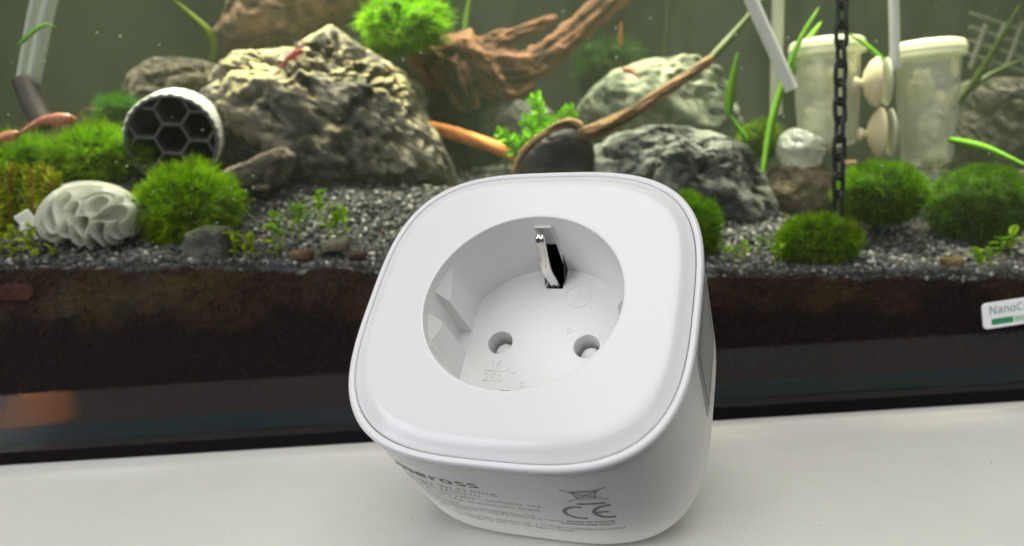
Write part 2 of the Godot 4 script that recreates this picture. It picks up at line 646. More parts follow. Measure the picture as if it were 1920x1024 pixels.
var side_len := PackedFloat32Array()
var side_at := PackedVector2Array()
func side_point(s: float, w: float, lift := 0.05) -> Vector3:
	# a point on the housing's side: s mm along its outline from the middle of the underside, w mm behind the face
	if side_at.is_empty():
		var total := 0.0
		var last := Vector2.ZERO
		for k in 2401:
			var t := -PI / 2 - PI + TAU * k / 2400.0
			var c := cos(t)
			var q := 33.1 / pow(pow(absf(c), 3.41) + pow(absf(sin(t)), 3.41), 1.0 / 3.41)
			var p := Vector2(q * c, q * sin(t))
			if k: total += p.distance_to(last)
			last = p
			side_at.append(p)
			side_len.append(total)
	var x := s + side_len[1200]
	var lo := side_len.bsearch(x)
	lo = clampi(lo, 1, 2399)
	var f := (x - side_len[lo - 1]) / (side_len[lo] - side_len[lo - 1])
	var p := side_at[lo - 1].lerp(side_at[lo], f)
	var tg := (side_at[lo] - side_at[lo - 1]).normalized()
	p += Vector2(tg.y, -tg.x) * lift
	return U(p.x, p.y, w)

func wrap_on(b: MB, s: float, w: float, lift := 0.05) -> MB:
	for k in b.v.size():
		b.v[k] = side_point(b.v[k].x + s, w + b.v[k].y, lift + b.v[k].z)
	return b

func on_floor(b: MB, u: float, v: float, w: float, turn := 0.0) -> MB:
	for k in b.v.size():
		var p := Vector2(b.v[k].x, b.v[k].y).rotated(turn)
		b.v[k] = U(u + p.x, v + p.y, w + b.v[k].z)
	return b

func build_plug() -> void:
	var gloss := mat(0.78, 0.772, 0.785, 0.2)
	relief(gloss, tex(11, 0.02, 3, 512), 60.0, 0.0004)
	var satin := mat(0.88, 0.87, 0.84, 0.42)
	relief(satin, tex(12, 0.05, 3, 512), 90.0, 0.0008)
	var well := mat(0.78, 0.775, 0.77, 0.4)
	relief(well, tex(12, 0.05, 3, 512), 60.0, 0.0015)
	var black := mat(0.006, 0.006, 0.007, 0.5)
	var steel := mat(0.80, 0.78, 0.75, 0.14, 1.0)
	var ink := mat(0.25, 0.245, 0.235, 0.6)
	var o := thing("smart_plug", "white rounded square plug socket adapter leaning back on the table in front of the aquarium", "plug")
	o.transform = Transform3D(Basis(Vector3(0.93871, -0.02489, 0.34382), Vector3(0.25553, 0.71969, -0.64556), Vector3(-0.23138, 0.69385, 0.68194)), V(10.9, 0, 66.9))

	# housing: side wall, rounded rear edge, rear face
	var b := MB.new()
	var rings := [squircle(32.0, 3.25, -3.6), squircle(32.75, 3.25, -3.75), squircle(33.05, 3.25, -4.1), squircle(33.15, 3.3, -8.0), squircle(33.15, 3.35, -20.0), squircle(33.1, 3.41, -36.0)]
	for k in 15:
		var a := PI / 2 * k / 14
		rings.append(squircle(33.1 - 6.95 * (1.0 - cos(a)), 3.41, -39.49 - 6.95 * sin(a)))
	rings.append(squircle(18.2, 2.6, -46.44))
	b.loft(rings)
	var house := part("housing", b, satin, o)

	# rim round the face: a rounded lip and the groove inside it
	b = MB.new()
	rings = []
	for q in [[31.5, -3.8], [33.1, -3.75], [33.45, -3.45], [33.62, -2.9], [33.62, -2.4], [33.5, -1.95], [33.2, -1.65], [32.85, -1.55], [32.5, -1.65], [32.25, -1.95], [32.22, -2.6]]:
		rings.append(squircle(q[0], 3.21, q[1]))
	b.loft(rings)
	part("rim", b, gloss, o)

	# face plate: its rounded shoulder and the flat that runs to the socket's edge
	b = MB.new()
	rings = []
	for q in [[32.1, -2.7], [32.1, -2.05], [32.02, -1.85], [31.75, -1.66], [31.2, -1.32], [30.8, -1.06], [30.4, -0.79], [30.0, -0.54], [29.6, -0.34], [29.2, -0.19], [28.7, -0.08], [28.1, -0.02], [27.2, 0.0]]:
		rings.append(squircle(q[0], 3.21, q[1]))
	for f in [0.75, 0.5, 0.25, 0.06]:
		rings.append(blend(20.1, 27.2, 3.21, f, 0.0))
	rings.append(blend(20.0, 27.0, 3.0, 0.0, -0.02))
	rings.append(blend(19.85, 27.0, 3.0, 0.0, -0.1))
	rings.append(blend(19.78, 27.0, 3.0, 0.0, -0.3))
	b.loft(rings)
	part("face_plate", b, gloss, o)

	# socket well: the round wall, with an opening for the earth contact at the top and the bottom
	var D := -17.7
	var ns := 240
	var levels := [-0.3, -1.2, -2.7, -5.0, -8.0, -11.7, -14.5, D]
	b = MB.new()
	var slot_half := 5.0 / 360.0 * ns   # in steps of the ring
	for k in levels.size() - 1:
		var r0 := lerpf(19.78, 19.25, levels[k] / D)
		var r1 := lerpf(19.78, 19.25, levels[k + 1] / D)
		for j in ns:
			var off := absf(fposmod(j + 0.5, ns / 2.0) - ns / 4.0)
			if k >= 2 and off < slot_half: continue
			var t0 := TAU * j / ns
			var t1 := TAU * (j + 1) / ns
			var a := b.add(U(r0 * cos(t0), r0 * sin(t0), levels[k]))
			var a2 := b.add(U(r0 * cos(t1), r0 * sin(t1), levels[k]))
			var d := b.add(U(r1 * cos(t0), r1 * sin(t0), levels[k + 1]))
			var d2 := b.add(U(r1 * cos(t1), r1 * sin(t1), levels[k + 1]))
			b.tri(a, d2, a2); b.tri(a, d, d2)
	b = smooth_join(b)
	var wall := part("socket_wall", b, well, o)

	# floor with two pin holes and the contact slots
	var floor_csg := CSGCombiner3D.new()
	floor_csg.name = "socket_floor"
	var disk := CSGCylinder3D.new()
	disk.name = "disk"
	disk.radius = 19.9 * MM
	disk.height = 1.6 * MM
	disk.sides = 96
	floor_csg.add_child(disk)
	for s in [-1.0, 1.0]:
		var hole := CSGCylinder3D.new()
		hole.name = "hole"
		hole.operation = CSGShape3D.OPERATION_SUBTRACTION
		hole.radius = 2.75 * MM
		hole.height = 5 * MM
		hole.sides = 40
		hole.position = Vector3(9.4 * s, 0, 0) * MM
		floor_csg.add_child(hole, true)
		var cut := CSGBox3D.new()
		cut.name = "cut"
		cut.operation = CSGShape3D.OPERATION_SUBTRACTION
		cut.size = Vector3(3.8, 8, 7) * MM
		cut.position = Vector3(0, 0, -(14.0 + 3.5) * s) * MM
		floor_csg.add_child(cut, true)
	var holder := floor_csg
	holder.rotation_degrees.x = 90    # the cylinder's axis along w
	holder.position = U(0, 0, D - 0.8)
	for ch in holder.get_children():
		ch.set("material", well)
	o.add_child(holder)

	# dark inside behind the slots, and the pale back of each slot in the wall
	for s in [-1.0, 1.0]:
		b = MB.new()
		var x := 1.75
		var y0: float = 19.0 * s
		var y1: float = 21.6 * s
		b.faces([[U(-x, y1, -2.7), U(x, y1, -2.7), U(x, y1, -11.7), U(-x, y1, -11.7)],
			[U(-x, y0, -2.7), U(x, y0, -2.7), U(x, y1, -2.7), U(-x, y1, -2.7)],
			[U(-x, y0, -2.7), U(-x, y1, -2.7), U(-x, y1, -11.7), U(-x, y0, -11.7)],
			[U(x, y0, -2.7), U(x, y1, -2.7), U(x, y1, -11.7), U(x, y0, -11.7)]], true)
		part("slot_back", b, well, o)
		b = MB.new()
		b.faces([[U(-2.2, y0 + 3.4 * s, -11.7), U(2.2, y0 + 3.4 * s, -11.7), U(2.2, y0 + 3.4 * s, -27), U(-2.2, y0 + 3.4 * s, -27)],
			[U(-2.2, 13.2 * s, -27), U(2.2, 13.2 * s, -27), U(2.2, y0 + 3.4 * s, -27), U(-2.2, y0 + 3.4 * s, -27)],
			[U(-2.2, 13.2 * s, -19.4), U(2.2, 13.2 * s, -19.4), U(2.2, 13.2 * s, -27), U(-2.2, 13.2 * s, -27)],
			[U(-2.2, 13.2 * s, -19.4), U(-2.2, y0 + 0.6 * s, -11.7), U(-2.2, y0 + 3.4 * s, -11.7), U(-2.2, y0 + 3.4 * s, -27), U(-2.2, 13.2 * s, -27)],
			[U(2.2, 13.2 * s, -19.4), U(2.2, y0 + 0.6 * s, -11.7), U(2.2, y0 + 3.4 * s, -11.7), U(2.2, y0 + 3.4 * s, -27), U(2.2, 13.2 * s, -27)]], true)
		part("slot_inside", b, black, o)
		# earth contact: a bent strip of plated metal with a rib pressed along it
		b = MB.new()
		var prof := [[15.3, -22.0], [15.2, -18.6], [14.7, -15.0], [14.1, -11.6], [13.95, -10.4], [14.1, -9.2], [15.0, -6.4], [15.9, -3.9], [16.35, -3.0], [16.9, -2.6], [17.4, -2.8]]
		var rr := []
		for k in prof.size():
			var away := 0.0 if s > 0.0 else 2.6
			var p := Vector2((prof[k][0] + away) * s, prof[k][1])
			var pa := Vector2((prof[maxi(k - 1, 0)][0] + away) * s, prof[maxi(k - 1, 0)][1])
			var pb := Vector2((prof[mini(k + 1, prof.size() - 1)][0] + away) * s, prof[mini(k + 1, prof.size() - 1)][1])
			var nn: Vector2 = (pb - pa).normalized().orthogonal() * (-s)
			if nn.x * s > 0.0: nn = -nn
			var row := []
			var hw := 1.15 if k < 9 else 1.15 - (k - 8) * 0.3
			for q in [[-hw, 0.2], [-hw * 0.93, 0.42], [-hw * 0.72, 0.62], [-hw * 0.5, 0.7], [-hw * 0.38, 0.62], [0.0, 0.58], [hw * 0.38, 0.62], [hw * 0.5, 0.7], [hw * 0.72, 0.62], [hw * 0.93, 0.42], [hw, 0.2], [hw * 0.8, -0.05], [-hw * 0.8, -0.05]]:
				row.append(U(q[0], p.x + nn.x * q[1], p.y + nn.y * q[1]))
			rr.append(row)
		b.loft(rr, true, true, true)
		part("earth_contact", b, steel, o)

	# guide ribs: the two flats left and right, each cut by a groove
	for s in [-1.0, 1.0]:
		for vv in [[2.4, 10.2], [-10.2, -2.7]]:
			b = MB.new()
			var chord: float = 16.45
			var list := []
			var top := []
			var low := []
			var edge_top := []
			var n := 10
			for k in n + 1:
				var v: float = lerpf(vv[0], vv[1], float(k) / n)
				var chord_top := 17.5
				var ct := minf(chord_top, sqrt(maxf(0.0, 19.6 * 19.6 - v * v)))
				var cr := minf(chord, sqrt(maxf(0.0, 19.6 * 19.6 - v * v)))
				var wr := sqrt(19.7 * 19.7 - v * v)
				var rise := clampf((wr - chord_top) / 2.2, 0.0, 1.0)
				top.append(U(s * wr, v, -2.5))
				edge_top.append(U(s * ct, v, -2.5 - 3.6 * rise))
				low.append(U(s * cr, v, D - 0.05))
			for k in n:
				list.append([top[k], top[k + 1], edge_top[k + 1], edge_top[k]])
				list.append([edge_top[k], edge_top[k + 1], low[k + 1], low[k]])
			for e in [0, n]:
				var v: float = vv[0] if e == 0 else vv[1]
				list.append([top[e], edge_top[e], low[e], U(s * sqrt(19.7 * 19.7 - v * v), v, D - 0.05)])
			b.faces(list)
			for k in b.v.size(): pass
			part("guide_rib", b, well, o)

	# pin holes: a chamfered ring, a sleeve and the shutter behind
	for s in [-1.0, 1.0]:
		b = MB.new()
		var sleeve := []
		for q in [[3.15, D + 0.02], [2.95, D + 0.03], [2.78, D - 0.15], [2.7, D - 0.5], [2.65, -26.0]]:
			var r := []
			for j in 48:
				r.append(U(9.4 * s + q[0] * cos(TAU * j / 48), q[0] * sin(TAU * j / 48), q[1]))
			sleeve.append(r)
		b.loft(sleeve, true, false, false, true)
		var sl := part("pin_hole", b, well, o)
		b = MB.new()
		b.faces([[U(9.4 * s - 3, -3, -25.9), U(9.4 * s + 3, -3, -25.9), U(9.4 * s + 3, 3, -25.9), U(9.4 * s - 3, 3, -25.9)]], true)
		part("hole_bottom", b, black, sl)
		b = MB.new()
		var dome := []
		for q in [[2.25, -24.0], [2.25, -21.4], [2.05, -20.9], [1.6, -20.5], [0.9, -20.25], [0.05, -20.2]]:
			var r := []
			for j in 40:
				r.append(U(9.4 * s + 0.35 + q[0] * cos(TAU * j / 40), -0.65 + q[0] * sin(TAU * j / 40), q[1] + 0.12 * q[0] * sin(TAU * j / 40)))
			dome.append(r)
		b.loft(dome)
		part("shutter", b, well, sl)

	# raised marks moulded on the floor
	b = MB.new()
	stroke(b, arc(5.55, 12.1, 2.75, 2.75, 0, 360, 48), 0.22)
	stroke(b, [Vector2(5.6, 14.2), Vector2(5.6, 12.1)], 0.26)
	stroke(b, [Vector2(3.9, 12.1), Vector2(7.3, 12.1)], 0.26)
	stroke(b, [Vector2(4.5, 11.3), Vector2(6.7, 11.3)], 0.24)
	stroke(b, [Vector2(5.0, 10.5), Vector2(6.2, 10.5)], 0.24)
	part("earth_symbol", raised(b, D, 0.15), well, o)
	b = MB.new()
	stroke(b, [Vector2(-11.3, -6.75), Vector2(-7.1, -6.75)], 0.24)
	var wave := []
	for k in 17:
		wave.append(Vector2(-6.9 + k * 0.16, -6.6 + 0.42 * sin(k / 16.0 * TAU)))
	stroke(b, wave, 0.26)
	part("rating_bar", raised(b, D, 0.15), well, o)
	part("rating_number", on_floor(text_shape("16", 1.85, 2.4, false, 0.18), -10.3, -6.2, D - 0.02), well, o)
	part("rating_number", on_floor(text_shape("250", 1.85, 4.3, false, 0.18), -11.3, -9.2, D - 0.02), well, o)
	b = MB.new()
	stroke(b, arc(5.15, 3.6, 0.55, 0.55, 0, 360, 24), 0.16)
	stroke(b, arc(-2.5, -9.6, 0.5, 0.5, 0, 360, 24), 0.14)
	part("mould_mark", raised(b, D, 0.15), well, o)

	# plug side at the back: round collar and two pins, hidden behind the body
	b = MB.new()
	rings = []
	for q in [[18.2, -46.44], [18.0, -46.6], [17.8, -55.6], [17.3, -56.4], [16.5, -56.6], [3.0, -56.6]]:
		rings.append(blend(q[0], 20, 3, 0.0, q[1], 96))
	b.loft(rings, true, false, true)
	part("plug_collar", b, well, o)
	for s in [-1.0, 1.0]:
		b = MB.new()
		var pin := []
		for q in [[2.4, -56.5], [2.4, -70.5], [2.1, -71.6], [1.3, -72.3], [0.3, -72.5]]:
			var r := []
			for j in 24:
				r.append(U(9.5 * s + q[0] * cos(TAU * j / 24), q[0] * sin(TAU * j / 24), q[1]))
			pin.append(r)
		b.loft(pin, true, false, true)
		part("pin", b, steel, o)

	# blank sticker on the right side
	b = MB.new()
	var grid := []
	for i in 25:
		var row := []
		for j in 25:
			var x := 2.0 * i / 24.0 - 1.0
			var y := 2.0 * j / 24.0 - 1.0
			var yy := y * (1.0 if absf(x) < 0.86 else 1.0 - 0.12 * pow((absf(x) - 0.86) / 0.14, 2.0))
			row.append(side_point(59.0 + x * 10.0, -19.0 + yy * 12.5, 0.12))
		grid.append(row)
	b.loft(grid, false)
	part("blank_sticker", b, mat(0.50, 0.50, 0.50, 0.35), house)
	b = MB.new()
	stroke(b, [Vector2(51.0, -8.5), Vector2(67.0, -8.5), Vector2(67.0, -29.5), Vector2(51.0, -29.5)], 0.5, true)
	part("sticker_border", wrap_on(split(b, 3), 0, 0, 0.18), mat(0.08, 0.08, 0.08, 0.5), house)

	# grey print on the underside
	var rows := [
		["meross", 2.9, 0.0, -23.0, 18.2, -14.0, true],
		["Smart Wi-Fi Plug", 1.5, 0.0, -22.6, 20.4, -17.0, false],
		["Model: MSS210", 1.4, 0.0, -22.6, 16.4, -19.0, false],
		["Input: 100-240V~, 50/60Hz 16A", 1.35, 0.0, -22.4, 28.2, -21.1, false],
		["Output: 16A maximum load", 1.35, 0.0, -22.4, 26.8, -23.2, false],
		["Manufacturer", 0.95, 0.0, -22.2, 9.6, -25.2, false],
		["Chengdu Meross Technology Co., Ltd.", 0.95, 0.0, -22.2, 25.2, -26.6, false],
		["No. 1, Building E6-1, Tianfu Software Park,", 0.95, 0.0, -22.2, 30.0, -28.0, false],
		["Chengdu, China", 0.95, 0.0, -22.2, 10.5, -29.4, false],
		["EC REP  CET PRODUCT SERVICE SP. Z O.O.(for authorities only)", 0.95, 0.0, -22.0, 41.4, -31.8, false],
		["Ul. Dluga 33 102, 95-100 Zgierz Polen", 0.95, 0.0, -16.0, 25.2, -33.4, false],
		["MADE IN CHINA", 0.85, 0.0, 8.9, 9.2, -27.6, true],
		["INDOOR USE ONLY", 0.85, 0.0, 7.4, 10.6, -29.1, true]]
	for r in rows:
		part("printed_line", wrap_on(split(text_shape(r[0], r[1], r[4], r[6]), 2 if r[1] > 2.0 else 1), r[3], r[5]), ink, house)
	# CE mark
	b = MB.new()
	stroke(b, arc(12.6, -22.1, 3.0, 3.0, 75, 285, 30), 0.8)
	stroke(b, arc(18.2, -22.1, 3.0, 3.0, 80, 280, 30), 0.8)
	stroke(b, [Vector2(15.4, -22.1), Vector2(17.9, -22.1)], 0.75)
	part("conformity_mark", wrap_on(split(b, 0), 0, 0), ink, house)
	# crossed-out bin over a bar
	b = MB.new()
	stroke(b, [Vector2(12.9, -17.6), Vector2(17.9, -17.6)], 0.75)
	stroke(b, [Vector2(12.9, -11.6), Vector2(13.6, -15.3), Vector2(16.6, -15.3), Vector2(17.3, -11.6)], 0.28)
	stroke(b, [Vector2(12.5, -11.7), Vector2(17.8, -11.7)], 0.5)
	stroke(b, [Vector2(11.0, -10.6), Vector2(18.9, -16.2)], 0.24)
	stroke(b, [Vector2(19.2, -10.4), Vector2(11.4, -16.4)], 0.24)
	stroke(b, [Vector2(14.0, -13.2), Vector2(16.4, -13.2), Vector2(16.3, -14.4), Vector2(14.2, -14.4)], 0.2, true)
	part("bin_mark", wrap_on(split(b, 3), 0, 0), ink, house)

func raised(b: MB, w: float, high: float) -> MB:
	# flat strokes become ridges of that height
	var n := b.v.size()
	var t0 := b.t.duplicate()
	var out := MB.new()
	for k in n: out.add(U(b.v[k].x, b.v[k].y, w + high))
	for k in n: out.add(U(b.v[k].x, b.v[k].y, w - 0.05))
	var edges := {}
	for k in range(0, t0.size(), 3):
		out.tri(t0[k], t0[k + 1], t0[k + 2])
		for e in 3:
			var a := t0[k + e]
			var d := t0[k + (e + 1) % 3]
			if edges.has(Vector2i(d, a)): edges.erase(Vector2i(d, a))
			else: edges[Vector2i(a, d)] = true
	for e in edges:
		var p := out.add(out.v[e.x])
		var q := out.add(out.v[e.y])
		var p2 := out.add(out.v[e.x + n])
		var q2 := out.add(out.v[e.y + n])
		out.tri(p, q2, q); out.tri(p, p2, q2)
	return out

func smooth_join(b: MB) -> MB:
	var out := MB.new()
	var seen := {}
	var to := PackedInt32Array()
	for p in b.v:
		var key := (p * 1e6).round()
		if not seen.has(key): seen[key] = out.add(p)
		to.append(seen[key])
	for k in b.t: out.t.append(to[k])
	return out

# ---------------------------------------------------------------- things in the tank
func filter_ball() -> void:
	var o := thing("filter_ball", "white ball of folded ribbon lying on the gravel left of the bright green moss ball", "filter ball", V(-128, 70.1, -20))
	var R := Vector3(16.0, 11.1, 12.5)
	var white := mat(0.90, 0.93, 0.94, 0.3)
	white.backlight_enabled = true
	white.backlight = Color(0.95, 0.95, 0.88)
	# the outer shell: an egg that is open over most of its front
	var b := MB.new()
	var n := 72
	var id := []
	for i in n + 1:
		var la := -PI / 2 + PI * i / n
		var row := []
		for j in n:
			var lo := TAU * j / n
			row.append(b.add(Vector3(cos(la) * cos(lo) * R.x, sin(la) * R.y, cos(la) * sin(lo) * R.z) * MM))
		id.append(row)
	for i in n:
		for j in n:
			var p := b.v[id[i][j]] / MM / R
			if p.z > -0.1 and p.y < 0.9:
				continue
			var k := (j + 1) % n
			b.tri(id[i][j], id[i + 1][k], id[i][k]); b.tri(id[i][j], id[i + 1][j], id[i + 1][k])
	part("shell", b, white, o)
	b = MB.new()
	var inner := []
	for i in 25:
		var la := -PI / 2 + PI * i / 24
		var r := []
		for j in 40:
			r.append(V(cos(la) * cos(TAU * j / 40) * R.x * 0.9, sin(la) * R.y * 0.9, cos(la) * sin(TAU * j / 40) * R.z * 0.40))
		inner.append(r)
	b.loft(inner)
	part("core", b, white, o)
	# the ribbon: strips folded into loops, standing on edge inside the shell
	for list in [[Vector2(-4.9, 6.8), Vector2(-7.2, 2.2), Vector2(-7.2, -1.6), Vector2(-5.7, -3.6), Vector2(-3.7, -3.0), Vector2(-3.1, -0.9), Vector2(-3.9, 2.5), Vector2(-4.2, 5.4), Vector2(-3.4, 7.2), Vector2(-1.4, 8.1), Vector2(0.6, 7.7), Vector2(1.0, 5.5), Vector2(-0.6, 2.3), Vector2(-2.7, -1.4), Vector2(-3.3, -3.8), Vector2(-1.8, -5.1), Vector2(-0.0, -4.4), Vector2(0.5, -2.1), Vector2(-0.0, 0.8), Vector2(-0.7, 3.2), Vector2(0.5, 5.1), Vector2(2.5, 5.6), Vector2(3.7, 4.6), Vector2(3.0, 2.1), Vector2(0.8, -1.6), Vector2(-0.1, -4.9), Vector2(0.3, -7.4), Vector2(1.7, -7.8), Vector2(3.0, -6.6), Vector2(2.8, -4.6), Vector2(1.8, -1.7), Vector2(1.8, 0.2), Vector2(3.8, 1.3), Vector2(6.1, 0.4), Vector2(5.9, -1.5), Vector2(3.8, -4.7), Vector2(2.7, -7.5), Vector2(2.8, -9.9), Vector2(4.7, -10.5), Vector2(6.2, -9.2), Vector2(6.2, -6.8), Vector2(5.5, -4.3), Vector2(6.3, -1.5), Vector2(8.3, -0.9), Vector2(9.9, -1.7), Vector2(8.8, -4.5), Vector2(8.2, -7.4), Vector2(9.5, -9.9)],
			[Vector2(2.1, 6.4), Vector2(4.7, 7.6), Vector2(7.5, 7.7), Vector2(10.3, 7.1), Vector2(12.0, 5.3), Vector2(10.2, 2.6), Vector2(7.3, 0.7), Vector2(5.3, 1.7), Vector2(4.7, 3.9), Vector2(5.6, 5.7), Vector2(7.9, 6.5), Vector2(9.9, 5.9), Vector2(10.8, 4.2), Vector2(8.6, 1.5), Vector2(7.3, 0.4), Vector2(11.3, 3.4), Vector2(14.1, 2.9), Vector2(14.5, -0.1), Vector2(12.5, -2.4), Vector2(12.0, -6.2), Vector2(10.2, -6.5), Vector2(9.6, -3.6), Vector2(11.4, -0.9)],
			[Vector2(-6.8, 7.4), Vector2(-9.6, 3.8), Vector2(-11.1, 0.1), Vector2(-10.9, -3.3), Vector2(-9.7, -5.3), Vector2(-8.7, -3.4), Vector2(-9.1, -0.0), Vector2(-8.1, 3.2), Vector2(-5.9, 6.4), Vector2(-8.3, 1.3), Vector2(-9.6, -2.9), Vector2(-8.5, -5.4), Vector2(-6.8, -6.3), Vector2(-5.1, -4.8), Vector2(-7.0, -7.9), Vector2(-8.1, -9.2), Vector2(-9.8, -7.2)]]:
		var cu := Curve2D.new()
		for k in list.size():
			var h: Vector2 = (list[mini(k + 1, list.size() - 1)] - list[maxi(k - 1, 0)]) / 6.0
			cu.add_point(list[k], -h, h)
		cu.bake_interval = 0.3
		var n2 := int(cu.get_baked_length() / 0.4)
		var rings := []
		for k in n2 + 1:
			var c := cu.sample_baked(k * 0.4)
			var s := (cu.sample_baked(k * 0.4 + 0.3) - cu.sample_baked(k * 0.4 - 0.3)).normalized().orthogonal() * 0.15
			var q := Vector2(c.x / R.x, c.y / R.y)
			if q.length() > 0.95:
				q = q.normalized() * 0.95
				c = Vector2(q.x * R.x, q.y * R.y)
			var zf := R.z * sqrt(1.0 - q.length_squared()) * 0.98
			rings.append([V(c.x - s.x, c.y - s.y, zf), V(c.x + s.x, c.y + s.y, zf), V(c.x + s.x * 0.6, c.y + s.y * 0.6, -3.0), V(c.x - s.x * 0.6, c.y - s.y * 0.6, -3.0)])
		b = MB.new()
		b.loft(rings, true, true, true)
		part("ribbon", b, white, o)
	b = MB.new()
	b.box(V(-R.x - 1.0, 0.5, 3), V(4.6, 5.2, 1.0) * 1.0, Basis(Vector3.UP, 0.5) * Basis(Vector3(0, 0, 1), 0.5), 0.3 * MM)
	b.box(V(-R.x - 1.6, -1.8, 4), V(3.6, 3.2, 0.8), Basis(Vector3.UP, -0.6) * Basis(Vector3(0, 0, 1), -0.3), 0.2 * MM)
	part("ribbon_end", b, white, o)

func honeycomb_tube() -> void:
	var o := thing("honeycomb_tube", "white netted tube with dark honeycomb holes lying behind the left moss balls", "breeding tube", V(-110.3, 93.1, -46))
	var ax := Vector3(-0.20, 0.19, -0.95).normalized()
	var ux := Vector3(0, 1, 0).cross(-ax).normalized()
	var uy := (-ax).cross(ux).normalized()
	o.basis = Basis(ux, uy, -ax).rotated(-ax, -0.12)
	var R: float = 14.6
	var L := 17.0
	# netted outer wall: rows of little raised lozenges
	var b := MB.new()
	var rings := []
	var n := 180
	for i in 61:
		var r := []
		for j in n:
			var row := int(i / 3.0)
			var x := fposmod(j / 6.0 + 0.5 * (row % 2), 1.0) - 0.5
			var y := (fposmod(i, 3.0) - 1.0) / 1.5
			var h := maxf(0.0, 1.0 - pow(absf(x) * 2.0, 3.0) - absf(y) * 0.55) * 0.75
			var a := TAU * j / n
			r.append(V(cos(a) * (R + h), sin(a) * (R + h), -L * i / 60.0 + 0.001 * i))
		rings.append(r)
	b.loft(rings)
	part("netted_wall", b, mat(0.62, 0.62, 0.56, 0.45), o)
	b = MB.new()
	rings = []
	for q in [[R + 0.2, -0.6], [R + 0.1, 0.1], [R - 0.5, 0.25], [R - 0.9, 0.0], [R - 1.0, -L]]:
		var r := []
		for j in 96:
			r.append(V(cos(TAU * j / 96) * q[0], sin(TAU * j / 96) * q[0], q[1]))
		rings.append(r)
	b.loft(rings, true, false, false, true)
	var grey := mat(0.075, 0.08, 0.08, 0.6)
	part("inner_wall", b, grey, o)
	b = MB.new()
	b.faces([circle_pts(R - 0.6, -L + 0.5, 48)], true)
	part("dark_end", b, mat(0.008, 0.008, 0.008, 0.9), o)  # black disc paints the deep shade seen through the openings
	# honeycomb: walls between cells, each wall once
	b = MB.new()
	var pitch := 9.6
	var seen := {}
	for gx in range(-3, 4):
		for gy in range(-4, 5):
			var c := Vector2(gx * pitch * 0.866, (gy + 0.5 * absi(gx % 2)) * pitch)
			for k in 6:
				var dir := Vector2.from_angle(deg_to_rad(30 + 60 * k))
				var m := c + dir * pitch * 0.5
				var key := (m * 20.0).round()
				if seen.has(key) or m.length() > R - 0.6: continue
				seen[key] = true
				b.box(V(m.x, m.y, -L * 0.5 + 0.2), V(0.75, pitch * 0.577 + 0.3, L - 1.0), Basis(Vector3(0, 0, 1), dir.angle()), 0.2 * MM)
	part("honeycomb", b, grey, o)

func circle_pts(r: float, z: float, n: int) -> Array:
	var a := []
	for j in n: a.append(V(cos(TAU * j / n) * r, sin(TAU * j / n) * r, z))
	return a

func lathe(profile: Array, axis: Basis, n := 48, at := Vector3.ZERO, open := false) -> MB:
	# [radius, height] pairs in mm about the y axis of `axis`
	var b := MB.new()
	var rings := []
	for q in profile:
		var r := []
		for j in n:
			r.append(at + axis * V(cos(TAU * j / n) * q[0], q[1], sin(TAU * j / n) * q[0]))
		rings.append(r)
	b.loft(rings, true, profile[0][0] > 0.01 and not open, profile[-1][0] > 0.01)
	return b

func feeding_cup(label: String, at: Vector3, top_r: float, low_r: float, tall: float, seed_: int) -> void:
	var o := thing("clear_cup", label, "cup", at, "clear cups hanging in the tank")
	var clear := mat(0.86, 0.87, 0.72, 0.12)
	clear.albedo_color.a = 0.30
	clear.transparency = BaseMaterial3D.TRANSPARENCY_ALPHA
	var cream := mat(0.80, 0.79, 0.58, 0.25)
	cream.backlight_enabled = true
	cream.backlight = Color(0.9, 0.9, 0.7)
	var prof := [[low_r * 0.55, 0.0], [low_r * 0.9, 1.2], [low_r, 3.5], [lerpf(low_r, top_r, 0.5), tall * 0.45], [top_r * 0.96, tall * 0.8], [top_r * 0.98, tall - 6.0]]
	var skin := MB.new()
	var rings := []
	for q in prof:
		var r := []
		for j in 56:
			r.append(V(cos(TAU * j / 56) * q[0], q[1], sin(TAU * j / 56) * q[0]))
		rings.append(r)
	skin.loft(rings)
	part("wall", skin, clear, o)
	var lid := [[top_r * 1.0, tall - 6.4], [top_r * 1.1, tall - 6.2], [top_r * 1.13, tall - 5.2], [top_r * 1.08, tall - 4.6], [top_r * 1.12, tall - 4.0], [top_r * 1.12, tall - 2.9], [top_r * 1.06, tall - 2.4], [top_r * 1.09, tall - 1.6], [top_r * 1.0, tall - 0.6], [top_r * 0.8, tall], [top_r * 0.2, tall + 0.4]]
	var lm := mat(0.85, 0.87, 0.62, 0.25)
	lm.albedo_color.a = 0.72
	lm.transparency = BaseMaterial3D.TRANSPARENCY_ALPHA
	part("lid", lathe(lid, Basis(), 56), lm, o)
	rng.seed = seed_
	for k in 4:
		var nz := noise(seed_ + k, 0.22, 2)
		var mid := V(rng.randf_range(-0.45, 0.45) * low_r, tall * (0.12 + 0.17 * k), rng.randf_range(-0.2, 0.4) * low_r)
		var b := MB.new()
		var rr := []
		for i in 17:
			var la := -PI / 2 + PI * i / 16
			var row := []
			for j in 24:
				var d := Vector3(cos(la) * cos(TAU * j / 24), sin(la), cos(la) * sin(TAU * j / 24))
				row.append(mid + d * V(low_r * 0.5, tall * 0.13, low_r * 0.45) * 1000.0 * MM * (1.0 + 0.7 * nz.get_noise_3dv(d * 8.0)))
			rr.append(row)
		b.loft(rr)
		part("filling", b, cream, o)
	# a spout hanging from the rim
	part("spout", lathe([[1.0, tall - 14.0], [1.3, tall - 13.0], [1.3, tall - 7.0]], Basis(), 16, V(top_r * 0.45, 0, top_r * 0.75)), cream, o)

